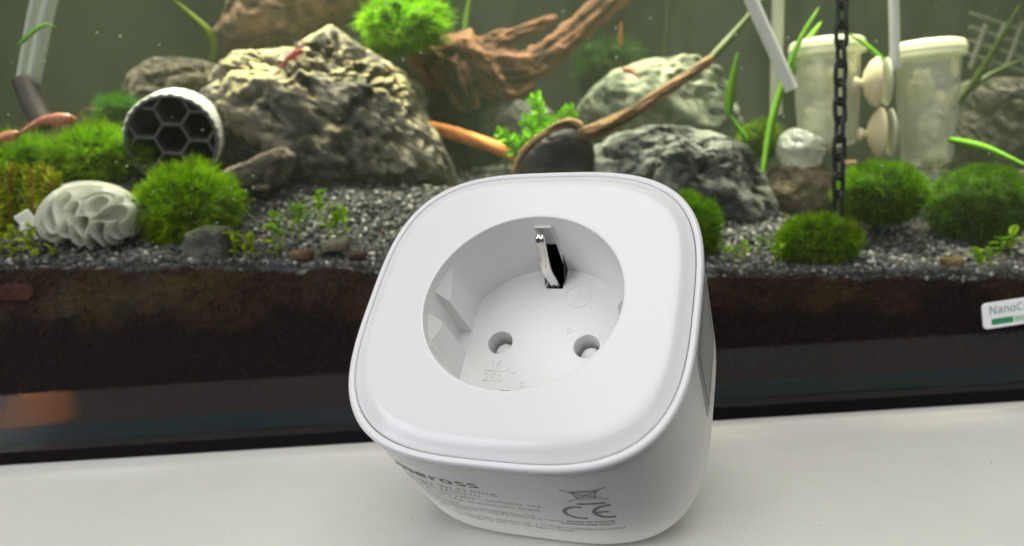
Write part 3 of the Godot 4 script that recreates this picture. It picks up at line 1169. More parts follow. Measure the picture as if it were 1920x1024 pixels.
func suction_cup(label: String, at: Vector3, r: float) -> void:
	var o := thing("suction_cup", label, "suction cup", at, "suction cups between the two clear cups")
	var rubber := mat(0.66, 0.57, 0.36, 0.45)
	rubber.backlight_enabled = true
	rubber.backlight = Color(0.4, 0.34, 0.2)
	var ax := Basis(Vector3(0, 0, 1), -PI / 2).rotated(Vector3.UP, -0.22)
	part("cup", lathe([[0.02, -5.6], [1.6, -5.7], [2.3, -5.2], [2.3, -4.4], [1.5, -3.4], [1.5, -2.6], [r * 0.5, -1.7], [r * 0.85, 0.2], [r, 2.0], [r * 1.0, 2.5], [r * 0.9, 2.6], [r * 0.6, 1.3], [0.02, 0.8]], ax), rubber, o)
	var pale := mat(0.62, 0.66, 0.5, 0.35)
	pale.albedo_color.a = 0.6
	pale.transparency = BaseMaterial3D.TRANSPARENCY_ALPHA
	part("holder_ring", lathe([[r * 0.55, 4.6], [r * 0.9, 4.8], [r * 0.95, 5.6], [r * 0.8, 6.2], [r * 0.5, 6.0]], ax), pale, o)

func chain() -> void:
	var top: Vector3 = V(106.1, 123.4, -28)
	var low: Vector3 = V(104.4, 55.9, -28)
	var o := thing("chain", "black plastic chain hanging down in front of the left clear cup", "chain", low)
	var plastic := mat(0.012, 0.013, 0.014, 0.4)
	var path := []
	var radii := []
	for k in 33:
		var a := TAU * k / 32.0
		var c := Vector2(cos(a), sin(a))
		path.append(V(c.x * 1.75, c.y * 1.75 + signf(c.y) * 2.0 * minf(1.0, absf(c.y) * 2.5), 0))
		radii.append(0.72 * MM)
	var b := MB.new()
	b.tube(path, radii, 10, 1.0, Color.WHITE, false)
	var link := b.mesh(plastic)
	var span := top - low
	var count := int(span.length() / (5.75 * MM)) + 1
	for k in count + 1:
		var l := put("link", link, o)
		l.position = span.normalized() * (k * 5.75 + 3.5) * MM
		l.rotation = Vector3(0.06 * sin(k * 2.1), (PI / 2 if k % 2 == 0 else 0.0) + 0.25 + 0.1 * sin(k * 1.3), 0.05 * sin(k * 1.7))
	b = MB.new()
	var y := span + V(0, 2.0, 0)
	b.box(y + V(0, 3.4, 0), V(21, 3, 3.0), Basis(Vector3(0, 0, 1), 0.02), 0.5 * MM)
	for x in [-8.5, -4.0, 3.5, 8.0]:
		b.box(y + V(x, 1.3, 0.2), V(1.5, 3.4, 1.5), Basis(Vector3(0, 0, 1), x * 0.04), 0.4 * MM)
	part("hanger_bar", b, plastic, o)

func pipe(called: String, label: String, category: String, list: Array, r: float, m: Material) -> Node3D:
	# list of points, the base first
	var o := thing(called, label, category, list[0])
	var b := MB.new()
	var p := []
	var rr := []
	for q in list:
		p.append(q - list[0])
		rr.append(r * MM)
	b.tube(p, rr, 24)
	part("pipe", b, m, o)
	return o

func grass(label: String, blades: Array, group := "leaves of grass plants in the tank") -> void:
	var o := thing("grass_leaf", label, "leaf", blades[0][0][0], group)
	var m := tinted(0.45)
	m.backlight_enabled = true
	m.backlight = Color(0.5, 0.6, 0.2)
	for q in blades:
		var b := MB.new()
		var p := []
		for x in q[0]: p.append(x - blades[0][0][0])
		blade(b, p, q[1], q[2], q[3], Vector3(0.15, 0.1, 1))
		part("blade", b, m, o)

func fern(called: String, label: String, stems: Array, seed_: int, lc: Color, stem_col: Color, leaf_len: float, every: float) -> void:
	rng.seed = seed_
	var o := thing(called, label, "plant", stems[0][0])
	var sm := mat(stem_col.r, stem_col.g, stem_col.b, 0.7)
	var m := tinted(0.5)
	m.backlight_enabled = true
	m.backlight = Color(0.6, 0.7, 0.3)
	for s in stems:
		var cu := Curve3D.new()
		for k in s.size():
			var h: Vector3 = (s[mini(k + 1, s.size() - 1)] - s[maxi(k - 1, 0)]) / 6.0
			cu.add_point(s[k] - stems[0][0], -h, h)
		cu.bake_interval = 0.5 * MM
		var len := cu.get_baked_length()
		var n := int(len / (every * MM))
		var p := []
		var rr := []
		for k in 13:
			p.append(cu.sample_baked(len * k / 12.0))
			rr.append(lerpf(0.5, 0.2, k / 12.0) * MM)
		var b := MB.new()
		b.tube(p, rr, 7)
		var st := part("stem", b, sm, o)
		b = MB.new()
		b.tinted = true
		for k in n + 1:
			var f := float(k) / maxf(1.0, n)
			var at := cu.sample_baked(len * f)
			var dir := (cu.sample_baked(minf(len, len * f + 0.8 * MM)) - cu.sample_baked(maxf(0.0, len * f - 0.8 * MM))).normalized()
			for side in [-1.0, 1.0]:
				var d: Vector3 = (dir * 0.55 + dir.cross(Vector3(0, 0, 1)).normalized() * side * 0.9 + rnd_dir() * 0.45).normalized()
				var col := lc * rng.randf_range(0.65, 1.25)
				leaf(b, at, d, (Vector3(0, 0.5, 1) + rnd_dir() * 0.5).normalized(), leaf_len * MM * (1.0 - 0.35 * f) * rng.randf_range(0.75, 1.2), leaf_len * 0.42 * MM, col)
		part("leaf", b, m, st, "", "stuff")

# ---------------------------------------------------------------- tank, gravel, soil
func grain_mesh(seed_: int, m: Material) -> ArrayMesh:
	rng.seed = seed_
	var ico := []
	var g := (1.0 + sqrt(5.0)) / 2.0
	for s in [[-1, g, 0], [1, g, 0], [-1, -g, 0], [1, -g, 0], [0, -1, g], [0, 1, g], [0, -1, -g], [0, 1, -g], [g, 0, -1], [g, 0, 1], [-g, 0, -1], [-g, 0, 1]]:
		ico.append(Vector3(s[0], s[1], s[2]).normalized() * rng.randf_range(0.75, 1.15) * Vector3(1.15, 0.8, 0.95))
	var list := []
	for f in [[0, 11, 5], [0, 5, 1], [0, 1, 7], [0, 7, 10], [0, 10, 11], [1, 5, 9], [5, 11, 4], [11, 10, 2], [10, 7, 6], [7, 1, 8], [3, 9, 4], [3, 4, 2], [3, 2, 6], [3, 6, 8], [3, 8, 9], [4, 9, 5], [2, 4, 11], [6, 2, 10], [8, 6, 7], [9, 8, 1]]:
		list.append([ico[f[0]], ico[f[1]], ico[f[2]]])
	var b := MB.new()
	b.faces(list)
	return b.mesh(m)

func gravel_tone() -> Color:
	var f := rng.randf()
	if f < 0.08: return Color(0.40, 0.40, 0.36)
	if f < 0.10: return Color(0.13, 0.085, 0.05)
	var g := rng.randf_range(0.028, 0.14)
	return Color(g, g * 1.02, g * 0.96)

var soil_n := noise(31, 0.035, 3)
var soil_f := noise(32, 0.25, 2)
func soil_tone(x: float, y: float) -> Color:
	# grey gravel on top, brown soil under it, a black layer at the bottom
	var under := ground(x, 5.0) - y
	var w := soil_n.get_noise_2d(x, y) * 9.0 + soil_f.get_noise_2d(x, y) * 3.0
	if under < 1.6 + w * 0.14: return gravel_tone() * 0.8
	var brown := Color(0.028, 0.015, 0.009).lerp(Color(0.046, 0.030, 0.011), clampf(soil_n.get_noise_2d(x * 0.6 + 300.0, y) * 2.0 + 0.3, 0, 1)) * rng.randf_range(0.5, 1.35)
	return brown.lerp(Color(0.009, 0.0062, 0.004), smoothstep(8.0, 17.0, under + w * 0.9 + clampf(x, -120, 160) * 0.03))

func build_tank() -> void:
	var o := thing("aquarium", "glass aquarium with a black mat under it standing on the white table", "aquarium")
	# panes
	var clear := mat(0, 0, 0, 0.0)
	clear.albedo_color.a = 0.01
	clear.transparency = BaseMaterial3D.TRANSPARENCY_ALPHA
	clear.metallic_specular = 0.43
	var wet := clear.duplicate() as StandardMaterial3D   # the water side of the pane hardly reflects
	wet.metallic_specular = 0.02
	var b := MB.new()
	b.faces([[V(-285, 4.2, 0), V(285, 4.2, 0), V(285, 330, 0), V(-285, 330, 0)], ])
	var pane := put("front_pane", b.mesh(clear), o)
	b = MB.new()
	b.faces([[V(-285, 330, -5), V(285, 330, -5), V(285, 4.2, -5), V(-285, 4.2, -5)], [V(-285, 330, 0), V(285, 330, 0), V(285, 330, -5), V(-285, 330, -5)], [V(-285, 4.2, -5), V(285, 4.2, -5), V(285, 4.2, 0), V(-285, 4.2, 0)]])
	put("inner_face", b.mesh(wet), pane)
	var back := mat(0.135, 0.14, 0.105, 0.7)
	back.albedo_texture = null
	b = MB.new()
	b.tinted = true
	var bn := noise(41, 0.012, 4)
	var bs := noise(42, 0.05, 3)
	var rings := []
	var cols := []
	for i in 45:
		var r := []
		var cc := []
		for j in 97:
			var x := -285.0 + 570.0 * j / 96.0
			var y := 9.9 + 320.0 * i / 44.0
			r.append(V(x, y, -213.0))
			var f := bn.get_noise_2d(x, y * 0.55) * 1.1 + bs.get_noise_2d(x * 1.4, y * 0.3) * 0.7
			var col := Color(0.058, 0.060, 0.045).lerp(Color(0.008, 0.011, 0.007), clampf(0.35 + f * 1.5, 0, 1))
			cc.append(col.lerp(Color(0.016, 0.022, 0.014), smoothstep(-60.0, -175.0, x) * 0.75))  # deep shadow painted into the pane's colour towards the left
		rings.append(r)
		cols.append(cc)
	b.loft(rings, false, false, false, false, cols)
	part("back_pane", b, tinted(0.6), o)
	for s in [-1.0, 1.0]:
		b = MB.new()
		b.box(V(282.5 * s, 169.9, -109), V(5, 320, 207.5))
		part("side_pane", b, mat(0.05, 0.08, 0.06, 0.3), o)
	b = MB.new()
	b.box(V(0, 6.9, -109.5), V(569, 5.4, 208), Basis(), 0.6 * MM)
	var teal := mat(0.003, 0.014, 0.019, 0.25)
	teal.metallic_specular = 0.1
	part("bottom_pane", b, teal, o)
	b = MB.new()
	b.box(V(0, 2.0, -110), V(570, 3.9, 219), Basis(), 0.5 * MM)
	var foam := mat(0.010, 0.0085, 0.0085, 0.9)
	foam.metallic_specular = 0.1
	part("black_mat", b, foam, o)

	# the bed: gravel surface and the soil seen through the glass
	b = MB.new()
	b.tinted = true
	rings = []
	cols = []
	rng.seed = 8
	for i in 71:
		var d := 5.4 + 207.0 * pow(i / 70.0, 1.25)
		var r := []
		var cc := []
		for j in 121:
			var x := -279.0 + 558.0 * j / 120.0
			r.append(V(x, ground(x, d) - 0.5, -d))
			cc.append(gravel_tone() * 0.5)
		rings.append(r)
		cols.append(cc)
	b.loft(rings, false, false, false, false, cols)
	var bed := part("gravel_bed", b, tinted(0.95), self, "", "structure")
	b = MB.new()
	b.tinted = true
	rings = []
	cols = []
	for i in 41:
		var r := []
		var cc := []
		for j in 241:
			var x := -279.0 + 558.0 * j / 240.0
			var top := ground(x, 5.4) - 0.5
			var y := lerpf(9.75, top, i / 40.0)
			r.append(V(x, y, -5.7 - absf(soil_f.get_noise_2d(x * 2.0, y * 2.0)) * 0.6 + (0.3 if i == 40 else 0.0)))
			cc.append(soil_tone(x, y))
		rings.append(r)
		cols.append(cc)
	b.loft(rings, false, false, false, false, cols)
	part("soil_face", b, tinted(0.95), bed)
	var gm := tinted(0.75)
	for kind in 3:
		var mesh := grain_mesh(70 + kind, gm)
		rng.seed = 100 + kind
		var at := []
		var tone := []
		for k in 10500:
			var d := 5.9 + 200.0 * pow(rng.randf(), 1.5)
			var half := 150.0 + d * 0.62
			var x := rng.randf_range(-half, half)
			var s := rng.randf_range(0.55, 1.2) * MM
			at.append(Transform3D(Basis.from_euler(Vector3(rng.randf(), rng.randf(), rng.randf()) * TAU).scaled(Vector3.ONE * s), V(x, ground(x, d) + rng.randf_range(-0.5, 0.5), -d)))
			tone.append(gravel_tone())
		many("gravel", mesh, at, tone, bed)
		at = []
		tone = []
		for k in 5200:
			var x := rng.randf_range(-165.0, 165.0)
			var top := ground(x, 5.4)
			var y := lerpf(12.0, top + 0.8, sqrt(rng.randf()))
			var s := rng.randf_range(0.35, 0.95) * MM
			at.append(Transform3D(Basis.from_euler(Vector3(rng.randf(), rng.randf(), rng.randf()) * TAU).scaled(Vector3.ONE * s), V(x, y, -6.1 - rng.randf() * 0.5)))
			tone.append(soil_tone(x, y))
		many("soil_grains", mesh, at, tone, bed)

	# a thin uneven film of dust and algae on the pane
	var im := Image.create(256, 256, false, Image.FORMAT_RGBA8)
	var fa := noise(51, 0.012, 4)
	var fb := noise(52, 0.09, 3)
	for y in 256:
		for x in 256:
			var f := clampf(fa.get_noise_2d(x, y) * 0.9 + fb.get_noise_2d(x, y * 0.5) * 0.5 + 0.25, 0.0, 1.0)
			im.set_pixel(x, y, Color(0.62, 0.66, 0.58, f * 0.05))
	var film := mat(1, 1, 1, 0.9)
	film.albedo_texture = ImageTexture.create_from_image(im)
	film.transparency = BaseMaterial3D.TRANSPARENCY_ALPHA
	film.uv1_triplanar = true
	film.uv1_scale = Vector3.ONE * 4.0
	b = MB.new()
	b.faces([[V(-280, 42, -5.15), V(280, 42, -5.15), V(280, 320, -5.15), V(-280, 320, -5.15)]])
	part("glass_film", b, film, pane)

	# small air bubbles sitting on the glass
	rng.seed = 77
	var bub := SphereMesh.new()
	bub.radius = 1.0
	bub.height = 2.0
	bub.radial_segments = 10
	bub.rings = 6
	var air := mat(0.8, 0.85, 0.8, 0.05)
	air.albedo_color.a = 0.3
	air.transparency = BaseMaterial3D.TRANSPARENCY_ALPHA
	bub.material = air
	var spots := []
	for k in 130:
		var s := rng.randf_range(0.14, 0.42) * MM
		spots.append(Transform3D(Basis().scaled(Vector3.ONE * s), V(rng.randf_range(-145, 160), rng.randf_range(66, 150), -5.3 - rng.randf() * 1.5)))
	many("air_bubbles", bub, spots, [], o)

func label_sticker() -> void:
	var o := thing("brand_label", "white label with green lettering and green bar at lower right of the tank glass", "label", V(140.2, 26.9, 0) + V(0, 0, 0.1))
	o.rotation.z = 0.092
	var W := 34.0
	var H: float = 7.6
	var x0: float = -6.0
	var b := MB.new()
	var ring := []
	for q in [[1, 1, 0], [-1, 1, 90], [-1, -1, 180], [1, -1, 270]]:
		for k in 9:
			var a := deg_to_rad(q[2] + 90.0 * k / 8.0)
			ring.append(Vector2((W / 2 - 1.3) * q[0] + 1.3 * cos(a), (H / 2 - 1.3) * q[1] + 1.3 * sin(a)))
	var rr := []
	for z in [[0.0, 0.0], [0.0, 0.25], [0.12, 0.35]]:
		var r := []
		for p in ring:
			var q: Vector2 = p * (1.0 - z[0] / 8.0)
			r.append(V(q.x + x0 + W / 2, q.y, z[1]))
		rr.append(r)
	b.loft(rr, true, true, true)
	part("plate", b, mat(0.88, 0.88, 0.92, 0.4), o)
	var green := mat(0.02, 0.26, 0.10, 0.5)
	var place := func(t: MB, x: float, y: float, z: float) -> MB:
		for k in t.v.size(): t.v[k] = V(t.v[k].x + x, t.v[k].y + y, t.v[k].z + z)
		return t
	part("lettering", place.call(text_shape("NanoCube", 2.35, 15.0), x0 + 2.1, 0.35, 0.42), mat(0.06, 0.24, 0.15, 0.5), o)
	b = MB.new()
	b.box(V(x0 + 5.5, -1.9, 0.40), V(6.2, 1.75, 0.05))
	part("green_bar", b, green, o)
	b = MB.new()
	b.box(V(x0 + 15.6, -1.9, 0.40), V(13.6, 1.75, 0.05))
	part("pale_bar", b, mat(0.55, 0.72, 0.58, 0.5), o)
	part("lettering", place.call(text_shape("DENNERLE", 1.25, 9.6, true), x0 + 9.3, -2.5, 0.45), mat(0.30, 0.46, 0.34, 0.5), o)

# ---------------------------------------------------------------- the scene
func area(called: String, at: Vector3, look: Vector3, size: Vector2, energy: float, col: Color) -> AreaLight3D:
	var l := AreaLight3D.new()
	l.name = called
	l.area_size = size
	l.light_energy = energy
	l.light_color = col
	l.area_range = 6.0
	l.shadow_enabled = true
	l.look_at_from_position(at, look, Vector3.UP if absf((look - at).normalized().y) < 0.95 else Vector3(0, 0, -1))
	add_child(l)
	return l

func _ready() -> void:
	# camera
	var cam := Camera3D.new()
	cam.name = "camera"
	cam.transform = Transform3D(Basis(Vector3(0.99803, -0.06218, 0.00874), Vector3(0.06279, 0.98831, -0.13890), Vector3(0.00000, 0.13917, 0.99027)), V(0, 79.25, 225.08))
	var lens := CameraAttributesPhysical.new()
	lens.frustum_focal_length = 12.0 * 1500.0 / 512.0
	lens.frustum_near = 0.01
	lens.frustum_far = 20.0
	lens.frustum_focus_distance = 0.154
	lens.exposure_aperture = 22.0
	cam.attributes = lens
	add_child(cam)
	cam.current = true
	# the dim room, its lights and an added fill
	var env := Environment.new()
	env.background_mode = Environment.BG_COLOR
	env.background_color = Color(0.06, 0.06, 0.064).linear_to_srgb()
	env.tonemap_mode = Environment.TONE_MAPPER_LINEAR
	env.tonemap_exposure = 1.0
	env.sdfgi_enabled = true
	env.ssao_enabled = true
	env.ssil_enabled = true
	env.volumetric_fog_enabled = true
	env.volumetric_fog_density = 0.0
	var we := WorldEnvironment.new()
	we.name = "environment"
	we.environment = env
	add_child(we)
	area("window_light", Vector3(-1.30, 0.62, 0.95), Vector3(0, 0.05, 0.06), Vector2(1.1, 1.1), 1.6, Color(0.97, 0.98, 1.0))
	area("second_window_light", Vector3(0.1, 1.25, 1.5), Vector3(0, 0.05, 0.06), Vector2(1.4, 0.8), 0.75, Color(0.97, 0.98, 1.0))
	area("ceiling_light", Vector3(0.1, 1.8, 0.5), Vector3(0, 0, 0.1), Vector2(1.6, 1.4), 1.8, Color(1.0, 0.99, 0.96))
	area("side_fill", Vector3(1.4, 0.55, 1.0), Vector3(0, 0.05, 0.06), Vector2(0.9, 0.9), 0.22, Color(1.0, 0.97, 0.92))  # weak fill added from the right
	for k in 12:
		var led := SpotLight3D.new()
		led.name = "aquarium_led" if k == 0 else "aquarium_led_%03d" % k
		led.position = V(-200 + 80 * (k % 6), 338, -122 if k < 6 else -72)
		led.rotation_degrees.x = -90
		led.light_color = Color(1.0, 1.0, 0.88)
		led.light_energy = 0.19 if k < 6 else 0.12
		led.light_size = 0.02
		led.spot_range = 1.0
		led.spot_attenuation = 2.0
		led.spot_angle = 23.0 if k < 6 else 15.0
		led.spot_angle_attenuation = 0.5
		led.shadow_enabled = true
		add_child(led)

	# table
	var tb := MB.new()
	tb.box(Vector3(0, -0.012, -0.16), Vector3(1.6, 0.024, 0.49), Basis(), 0.0015)
	var tm := mat(0.82, 0.81, 0.77, 0.24)
	relief(tm, tex(15, 0.02, 4, 512), 12.0, 0.0015)
	var tone := NoiseTexture2D.new()
	tone.width = 512
	tone.height = 512
	tone.seamless = true
	tone.noise = noise(16, 0.012, 5)
	var ramp := Gradient.new()
	ramp.offsets = PackedFloat32Array([0.0, 0.45, 1.0])
	ramp.colors = PackedColorArray([Color(0.982, 0.982, 0.98), Color(0.994, 0.994, 0.993), Color(1, 1, 1)])
	tone.color_ramp = ramp
	tm.albedo_texture = tone
	var table := part("table_top", tb, tm, self)
	tag(table, "smooth white table top under the plug and the aquarium", "table")

	rng.seed = 91
	var crumb := grain_mesh(90, mat(0.25, 0.23, 0.2, 0.9))
	rng.seed = 92
	var crumbs := []
	for k in 90:
		var cs := rng.randf_range(0.05, 0.16) * MM
		crumbs.append(Transform3D(Basis.from_euler(Vector3(rng.randf(), rng.randf(), rng.randf()) * TAU).scaled(Vector3(cs * 1.6, cs * 0.7, cs)), V(rng.randf_range(-130, 150), 0.04, rng.randf_range(3, 82))))
	many("table_dust", crumb, crumbs, [], table)

	# lamps: the light bar over the tank, and an added lamp whose amber spot on the table the glass mirrors
	var bar := thing("aquarium_lamp", "white light bar lying over the open top of the aquarium", "lamp", V(0, 341, -110))
	var lb := MB.new()
	lb.box(V(0, 6, 0), V(460, 10, 190), Basis(), 2 * MM)
	part("lamp_body", lb, mat(0.7, 0.7, 0.7, 0.4), bar)
	lb = MB.new()
	lb.box(V(0, 0.4, 0), V(420, 1, 160))
	var glow := mat(0.9, 0.9, 0.85, 0.4)
	glow.emission_enabled = true
	glow.emission = Color(1, 1, 0.9)
	glow.emission_energy_multiplier = 0.4
	part("lamp_glass", lb, glow, bar)
	var fl := thing("added_spot_lamp", "small black lamp added out of view to throw an amber spot on the table edge", "lamp", V(-407, 0, 288))
	var dark := mat(0.02, 0.02, 0.02, 0.5)
	var hood := Basis(Vector3.UP, -0.5) * Basis(Vector3(1, 0, 0), 0.78)
	part("foot", lathe([[40, 0], [40, 5], [8, 8]], Basis(), 32), dark, fl)
	part("arm", lathe([[4, 6], [4, 292]], Basis(), 12), dark, fl)
	var arm := MB.new()
	arm.tube([V(0, 290, 0), V(50, 292, 10), V(98, 271, 26)], [3.5 * MM, 3.5 * MM, 3.5 * MM], 12)
	part("arm", arm, dark, fl)
	part("hood", lathe([[24, -18], [25, -17], [22, 6], [12, 16], [0.1, 18]], hood, 32, V(98, 254, 14), true), dark, fl)
	var warm := mat(0.9, 0.5, 0.2, 0.5)
	warm.emission_enabled = true
	warm.emission = Color(1.0, 0.60, 0.27)
	warm.emission_energy_multiplier = 2.0
	part("bulb", lathe([[0.1, -8], [7, -6], [9, 0], [5, 6], [0.1, 7]], hood, 24, V(98, 254, 14)), warm, fl)
	for q in [[-187.0, 78.0, 260.0], [-180.0, 66.0, 160.0], [-173.0, 54.0, 70.0]]:  # narrow beams added to shape the amber streak
		var sp2 := SpotLight3D.new()
		sp2.name = "added_spot_light_%d" % int(q[1])
		sp2.light_color = Color(1.0, 0.60, 0.24)
		sp2.light_energy = q[2]
		sp2.light_size = 0.006
		sp2.spot_range = 3.0
		sp2.spot_attenuation = 2.0
		sp2.spot_angle = 1.1
		sp2.spot_angle_attenuation = 0.7
		sp2.shadow_enabled = true
		sp2.look_at_from_position(V(-294, 224, 275), V(q[0], 0, q[1]))
		add_child(sp2)

	build_tank()
	# slightly cloudy water
	var water := FogVolume.new()
	water.name = "tank_water"
	water.size = Vector3(0.555, 0.30, 0.205)
	water.position = Vector3(0, 0.16, -0.109)
	var murk := FogMaterial.new()
	murk.density = 0.42
	murk.albedo = Color(0.80, 0.88, 0.72)
	water.material = murk
	water.set_meta("kind", "structure")
	add_child(water)

	build_plug()
	label_sticker()

	# stones
	var pale := Color(0.48, 0.43, 0.22)
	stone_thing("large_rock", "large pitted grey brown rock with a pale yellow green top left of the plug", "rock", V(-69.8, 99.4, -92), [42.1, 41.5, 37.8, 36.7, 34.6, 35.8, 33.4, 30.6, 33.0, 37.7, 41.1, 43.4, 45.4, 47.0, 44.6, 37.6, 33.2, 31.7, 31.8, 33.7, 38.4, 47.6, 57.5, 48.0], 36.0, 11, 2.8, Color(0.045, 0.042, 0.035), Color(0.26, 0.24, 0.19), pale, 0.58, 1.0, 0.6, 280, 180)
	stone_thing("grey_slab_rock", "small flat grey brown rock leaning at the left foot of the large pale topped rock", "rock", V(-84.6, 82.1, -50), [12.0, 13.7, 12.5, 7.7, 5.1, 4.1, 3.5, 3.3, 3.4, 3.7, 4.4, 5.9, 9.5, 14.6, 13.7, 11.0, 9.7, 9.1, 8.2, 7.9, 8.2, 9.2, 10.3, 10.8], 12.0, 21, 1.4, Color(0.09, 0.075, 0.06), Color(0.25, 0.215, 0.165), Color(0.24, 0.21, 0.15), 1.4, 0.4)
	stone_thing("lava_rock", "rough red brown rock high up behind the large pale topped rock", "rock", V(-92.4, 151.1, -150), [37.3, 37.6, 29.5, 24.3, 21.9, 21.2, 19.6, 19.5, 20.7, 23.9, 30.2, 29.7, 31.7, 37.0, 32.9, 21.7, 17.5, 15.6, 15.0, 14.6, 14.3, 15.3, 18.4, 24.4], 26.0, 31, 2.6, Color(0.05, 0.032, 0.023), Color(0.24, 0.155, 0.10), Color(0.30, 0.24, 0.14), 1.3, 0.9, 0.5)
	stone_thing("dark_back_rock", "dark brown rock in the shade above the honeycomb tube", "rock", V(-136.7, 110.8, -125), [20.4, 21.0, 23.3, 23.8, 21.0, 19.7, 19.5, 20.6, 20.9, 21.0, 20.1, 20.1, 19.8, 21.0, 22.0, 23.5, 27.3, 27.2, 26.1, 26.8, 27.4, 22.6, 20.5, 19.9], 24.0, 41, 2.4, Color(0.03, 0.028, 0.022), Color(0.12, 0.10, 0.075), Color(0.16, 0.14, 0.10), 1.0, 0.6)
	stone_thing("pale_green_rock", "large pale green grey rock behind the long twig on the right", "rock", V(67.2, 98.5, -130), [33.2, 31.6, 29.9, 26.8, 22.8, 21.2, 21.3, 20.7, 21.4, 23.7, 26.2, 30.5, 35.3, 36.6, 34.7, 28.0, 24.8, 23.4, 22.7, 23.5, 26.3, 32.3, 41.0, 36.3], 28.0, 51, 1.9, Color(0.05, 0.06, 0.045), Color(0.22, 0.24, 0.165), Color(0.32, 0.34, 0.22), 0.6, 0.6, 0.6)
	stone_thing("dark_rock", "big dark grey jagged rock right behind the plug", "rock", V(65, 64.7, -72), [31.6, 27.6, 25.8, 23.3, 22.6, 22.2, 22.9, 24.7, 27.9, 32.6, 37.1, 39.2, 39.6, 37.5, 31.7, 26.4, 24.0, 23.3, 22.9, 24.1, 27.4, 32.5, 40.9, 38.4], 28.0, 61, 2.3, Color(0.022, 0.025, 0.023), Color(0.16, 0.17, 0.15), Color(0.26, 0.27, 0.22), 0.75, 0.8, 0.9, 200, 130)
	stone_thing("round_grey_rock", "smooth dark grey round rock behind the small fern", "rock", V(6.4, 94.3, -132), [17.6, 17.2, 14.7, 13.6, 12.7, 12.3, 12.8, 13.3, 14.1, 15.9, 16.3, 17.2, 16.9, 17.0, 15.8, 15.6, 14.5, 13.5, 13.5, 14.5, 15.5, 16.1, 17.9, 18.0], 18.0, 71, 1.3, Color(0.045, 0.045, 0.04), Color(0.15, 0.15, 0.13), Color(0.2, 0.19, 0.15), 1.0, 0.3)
	stone_thing("dark_hollow", "near black body standing for the shaded hollow under the big driftwood root", "rock", V(-19.9, 101.6, -150), [25.5, 22.3, 19.5, 18.5, 18.2, 18.3, 19.8, 23.2, 28.2, 21.0, 17.7, 16.2, 16.0, 16.9, 17.9, 17.9, 19.4, 22.7, 24.2, 25.1, 28.1, 28.8, 25.7, 24.7], 18.0, 81, 2.0, Color(0.012, 0.012, 0.011), Color(0.04, 0.04, 0.035), Color(0.05, 0.05, 0.04), 1.2, 0.5)  # no rock here: the cavity's shade is given as near-black colour
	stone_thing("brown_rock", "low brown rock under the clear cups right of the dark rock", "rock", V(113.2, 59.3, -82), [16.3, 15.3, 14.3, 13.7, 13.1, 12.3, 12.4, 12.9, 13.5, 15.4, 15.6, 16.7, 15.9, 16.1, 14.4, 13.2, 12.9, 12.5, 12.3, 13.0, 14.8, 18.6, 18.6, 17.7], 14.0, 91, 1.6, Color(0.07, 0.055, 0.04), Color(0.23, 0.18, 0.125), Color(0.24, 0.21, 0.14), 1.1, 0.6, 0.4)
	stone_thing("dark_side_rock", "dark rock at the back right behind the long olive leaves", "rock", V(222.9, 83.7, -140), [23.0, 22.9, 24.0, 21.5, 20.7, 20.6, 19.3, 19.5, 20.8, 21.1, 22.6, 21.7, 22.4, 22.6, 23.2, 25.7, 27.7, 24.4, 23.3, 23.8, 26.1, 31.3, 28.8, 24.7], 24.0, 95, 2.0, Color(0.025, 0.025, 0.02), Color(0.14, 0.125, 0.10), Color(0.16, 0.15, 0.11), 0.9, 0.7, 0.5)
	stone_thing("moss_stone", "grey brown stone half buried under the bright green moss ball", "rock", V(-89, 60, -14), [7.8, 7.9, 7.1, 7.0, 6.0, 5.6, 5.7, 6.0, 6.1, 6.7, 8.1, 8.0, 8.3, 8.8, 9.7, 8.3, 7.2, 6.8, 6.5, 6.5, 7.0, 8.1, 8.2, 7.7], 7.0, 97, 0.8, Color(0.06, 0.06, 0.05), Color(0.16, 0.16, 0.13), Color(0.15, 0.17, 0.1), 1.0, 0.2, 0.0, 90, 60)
	var peb := [[V(-61.4, 55.7, -9), 3.6, Color(0.19, 0.12, 0.065), "rust brown pebble in the gravel near the glass below the yellow green shoots"], [V(-51.8, 57.7, -11), 4.6, Color(0.17, 0.155, 0.11), "long grey brown pebble below the pair of leafy seedlings"],
		[V(-45.1, 54.6, -9), 3.0, Color(0.08, 0.05, 0.04), "dark red brown pebble in the gravel at the left edge of the plug"], [V(130.9, 41.4, -10), 3.4, Color(0.25, 0.17, 0.09), "tan pebble beside the seedlings at the right end of the gravel"],
		[V(-80.7, 75.5, -42), 2.6, Color(0.30, 0.25, 0.16), "pale tan pebble in front of the flat grey brown rock"], [V(-144.9, 50.4, -5.5), 6.5, Color(0.065, 0.030, 0.022), "red brown stone pressed against the glass at the left end of the soil"],
		[V(122.1, 70.4, -62), 3.4, Color(0.32, 0.22, 0.13), "light brown pebble behind the chain above the gravel"]]
	for q in peb:
		var rr := []
		for k in 24: rr.append(q[1] * 0.75 * (1.0 + 0.25 * cos(TAU * k / 12.0) + 0.08 * sin(k * 1.9)) * (0.72 if k % 12 > 2 and k % 12 < 10 else 1.0))
		var pb := stone_thing("pebble", q[3], "pebble", q[0], rr, q[1] * 0.8 if q[0].z < -0.007 else 1.0, int(q[1] * 77), 0.35, q[2] * 0.6, q[2] * 1.2, q[2], 2.0, 0.2, 0.0, 48, 32)
		pb.set_meta("group", "pebbles lying in the gravel")

	# wood
	var wood_m := tinted(0.85)
	relief(wood_m, tex(3, 0.03, 5, 512, true), 45.0, 0.04)
	var wd := Color(0.025, 0.014, 0.010)
	var wl := Color(0.22, 0.105, 0.055)
	var big := thing("driftwood_root", "big brown driftwood root with branches rising to the upper right behind the rocks", "driftwood", V(-13.9, 103.4, -128))
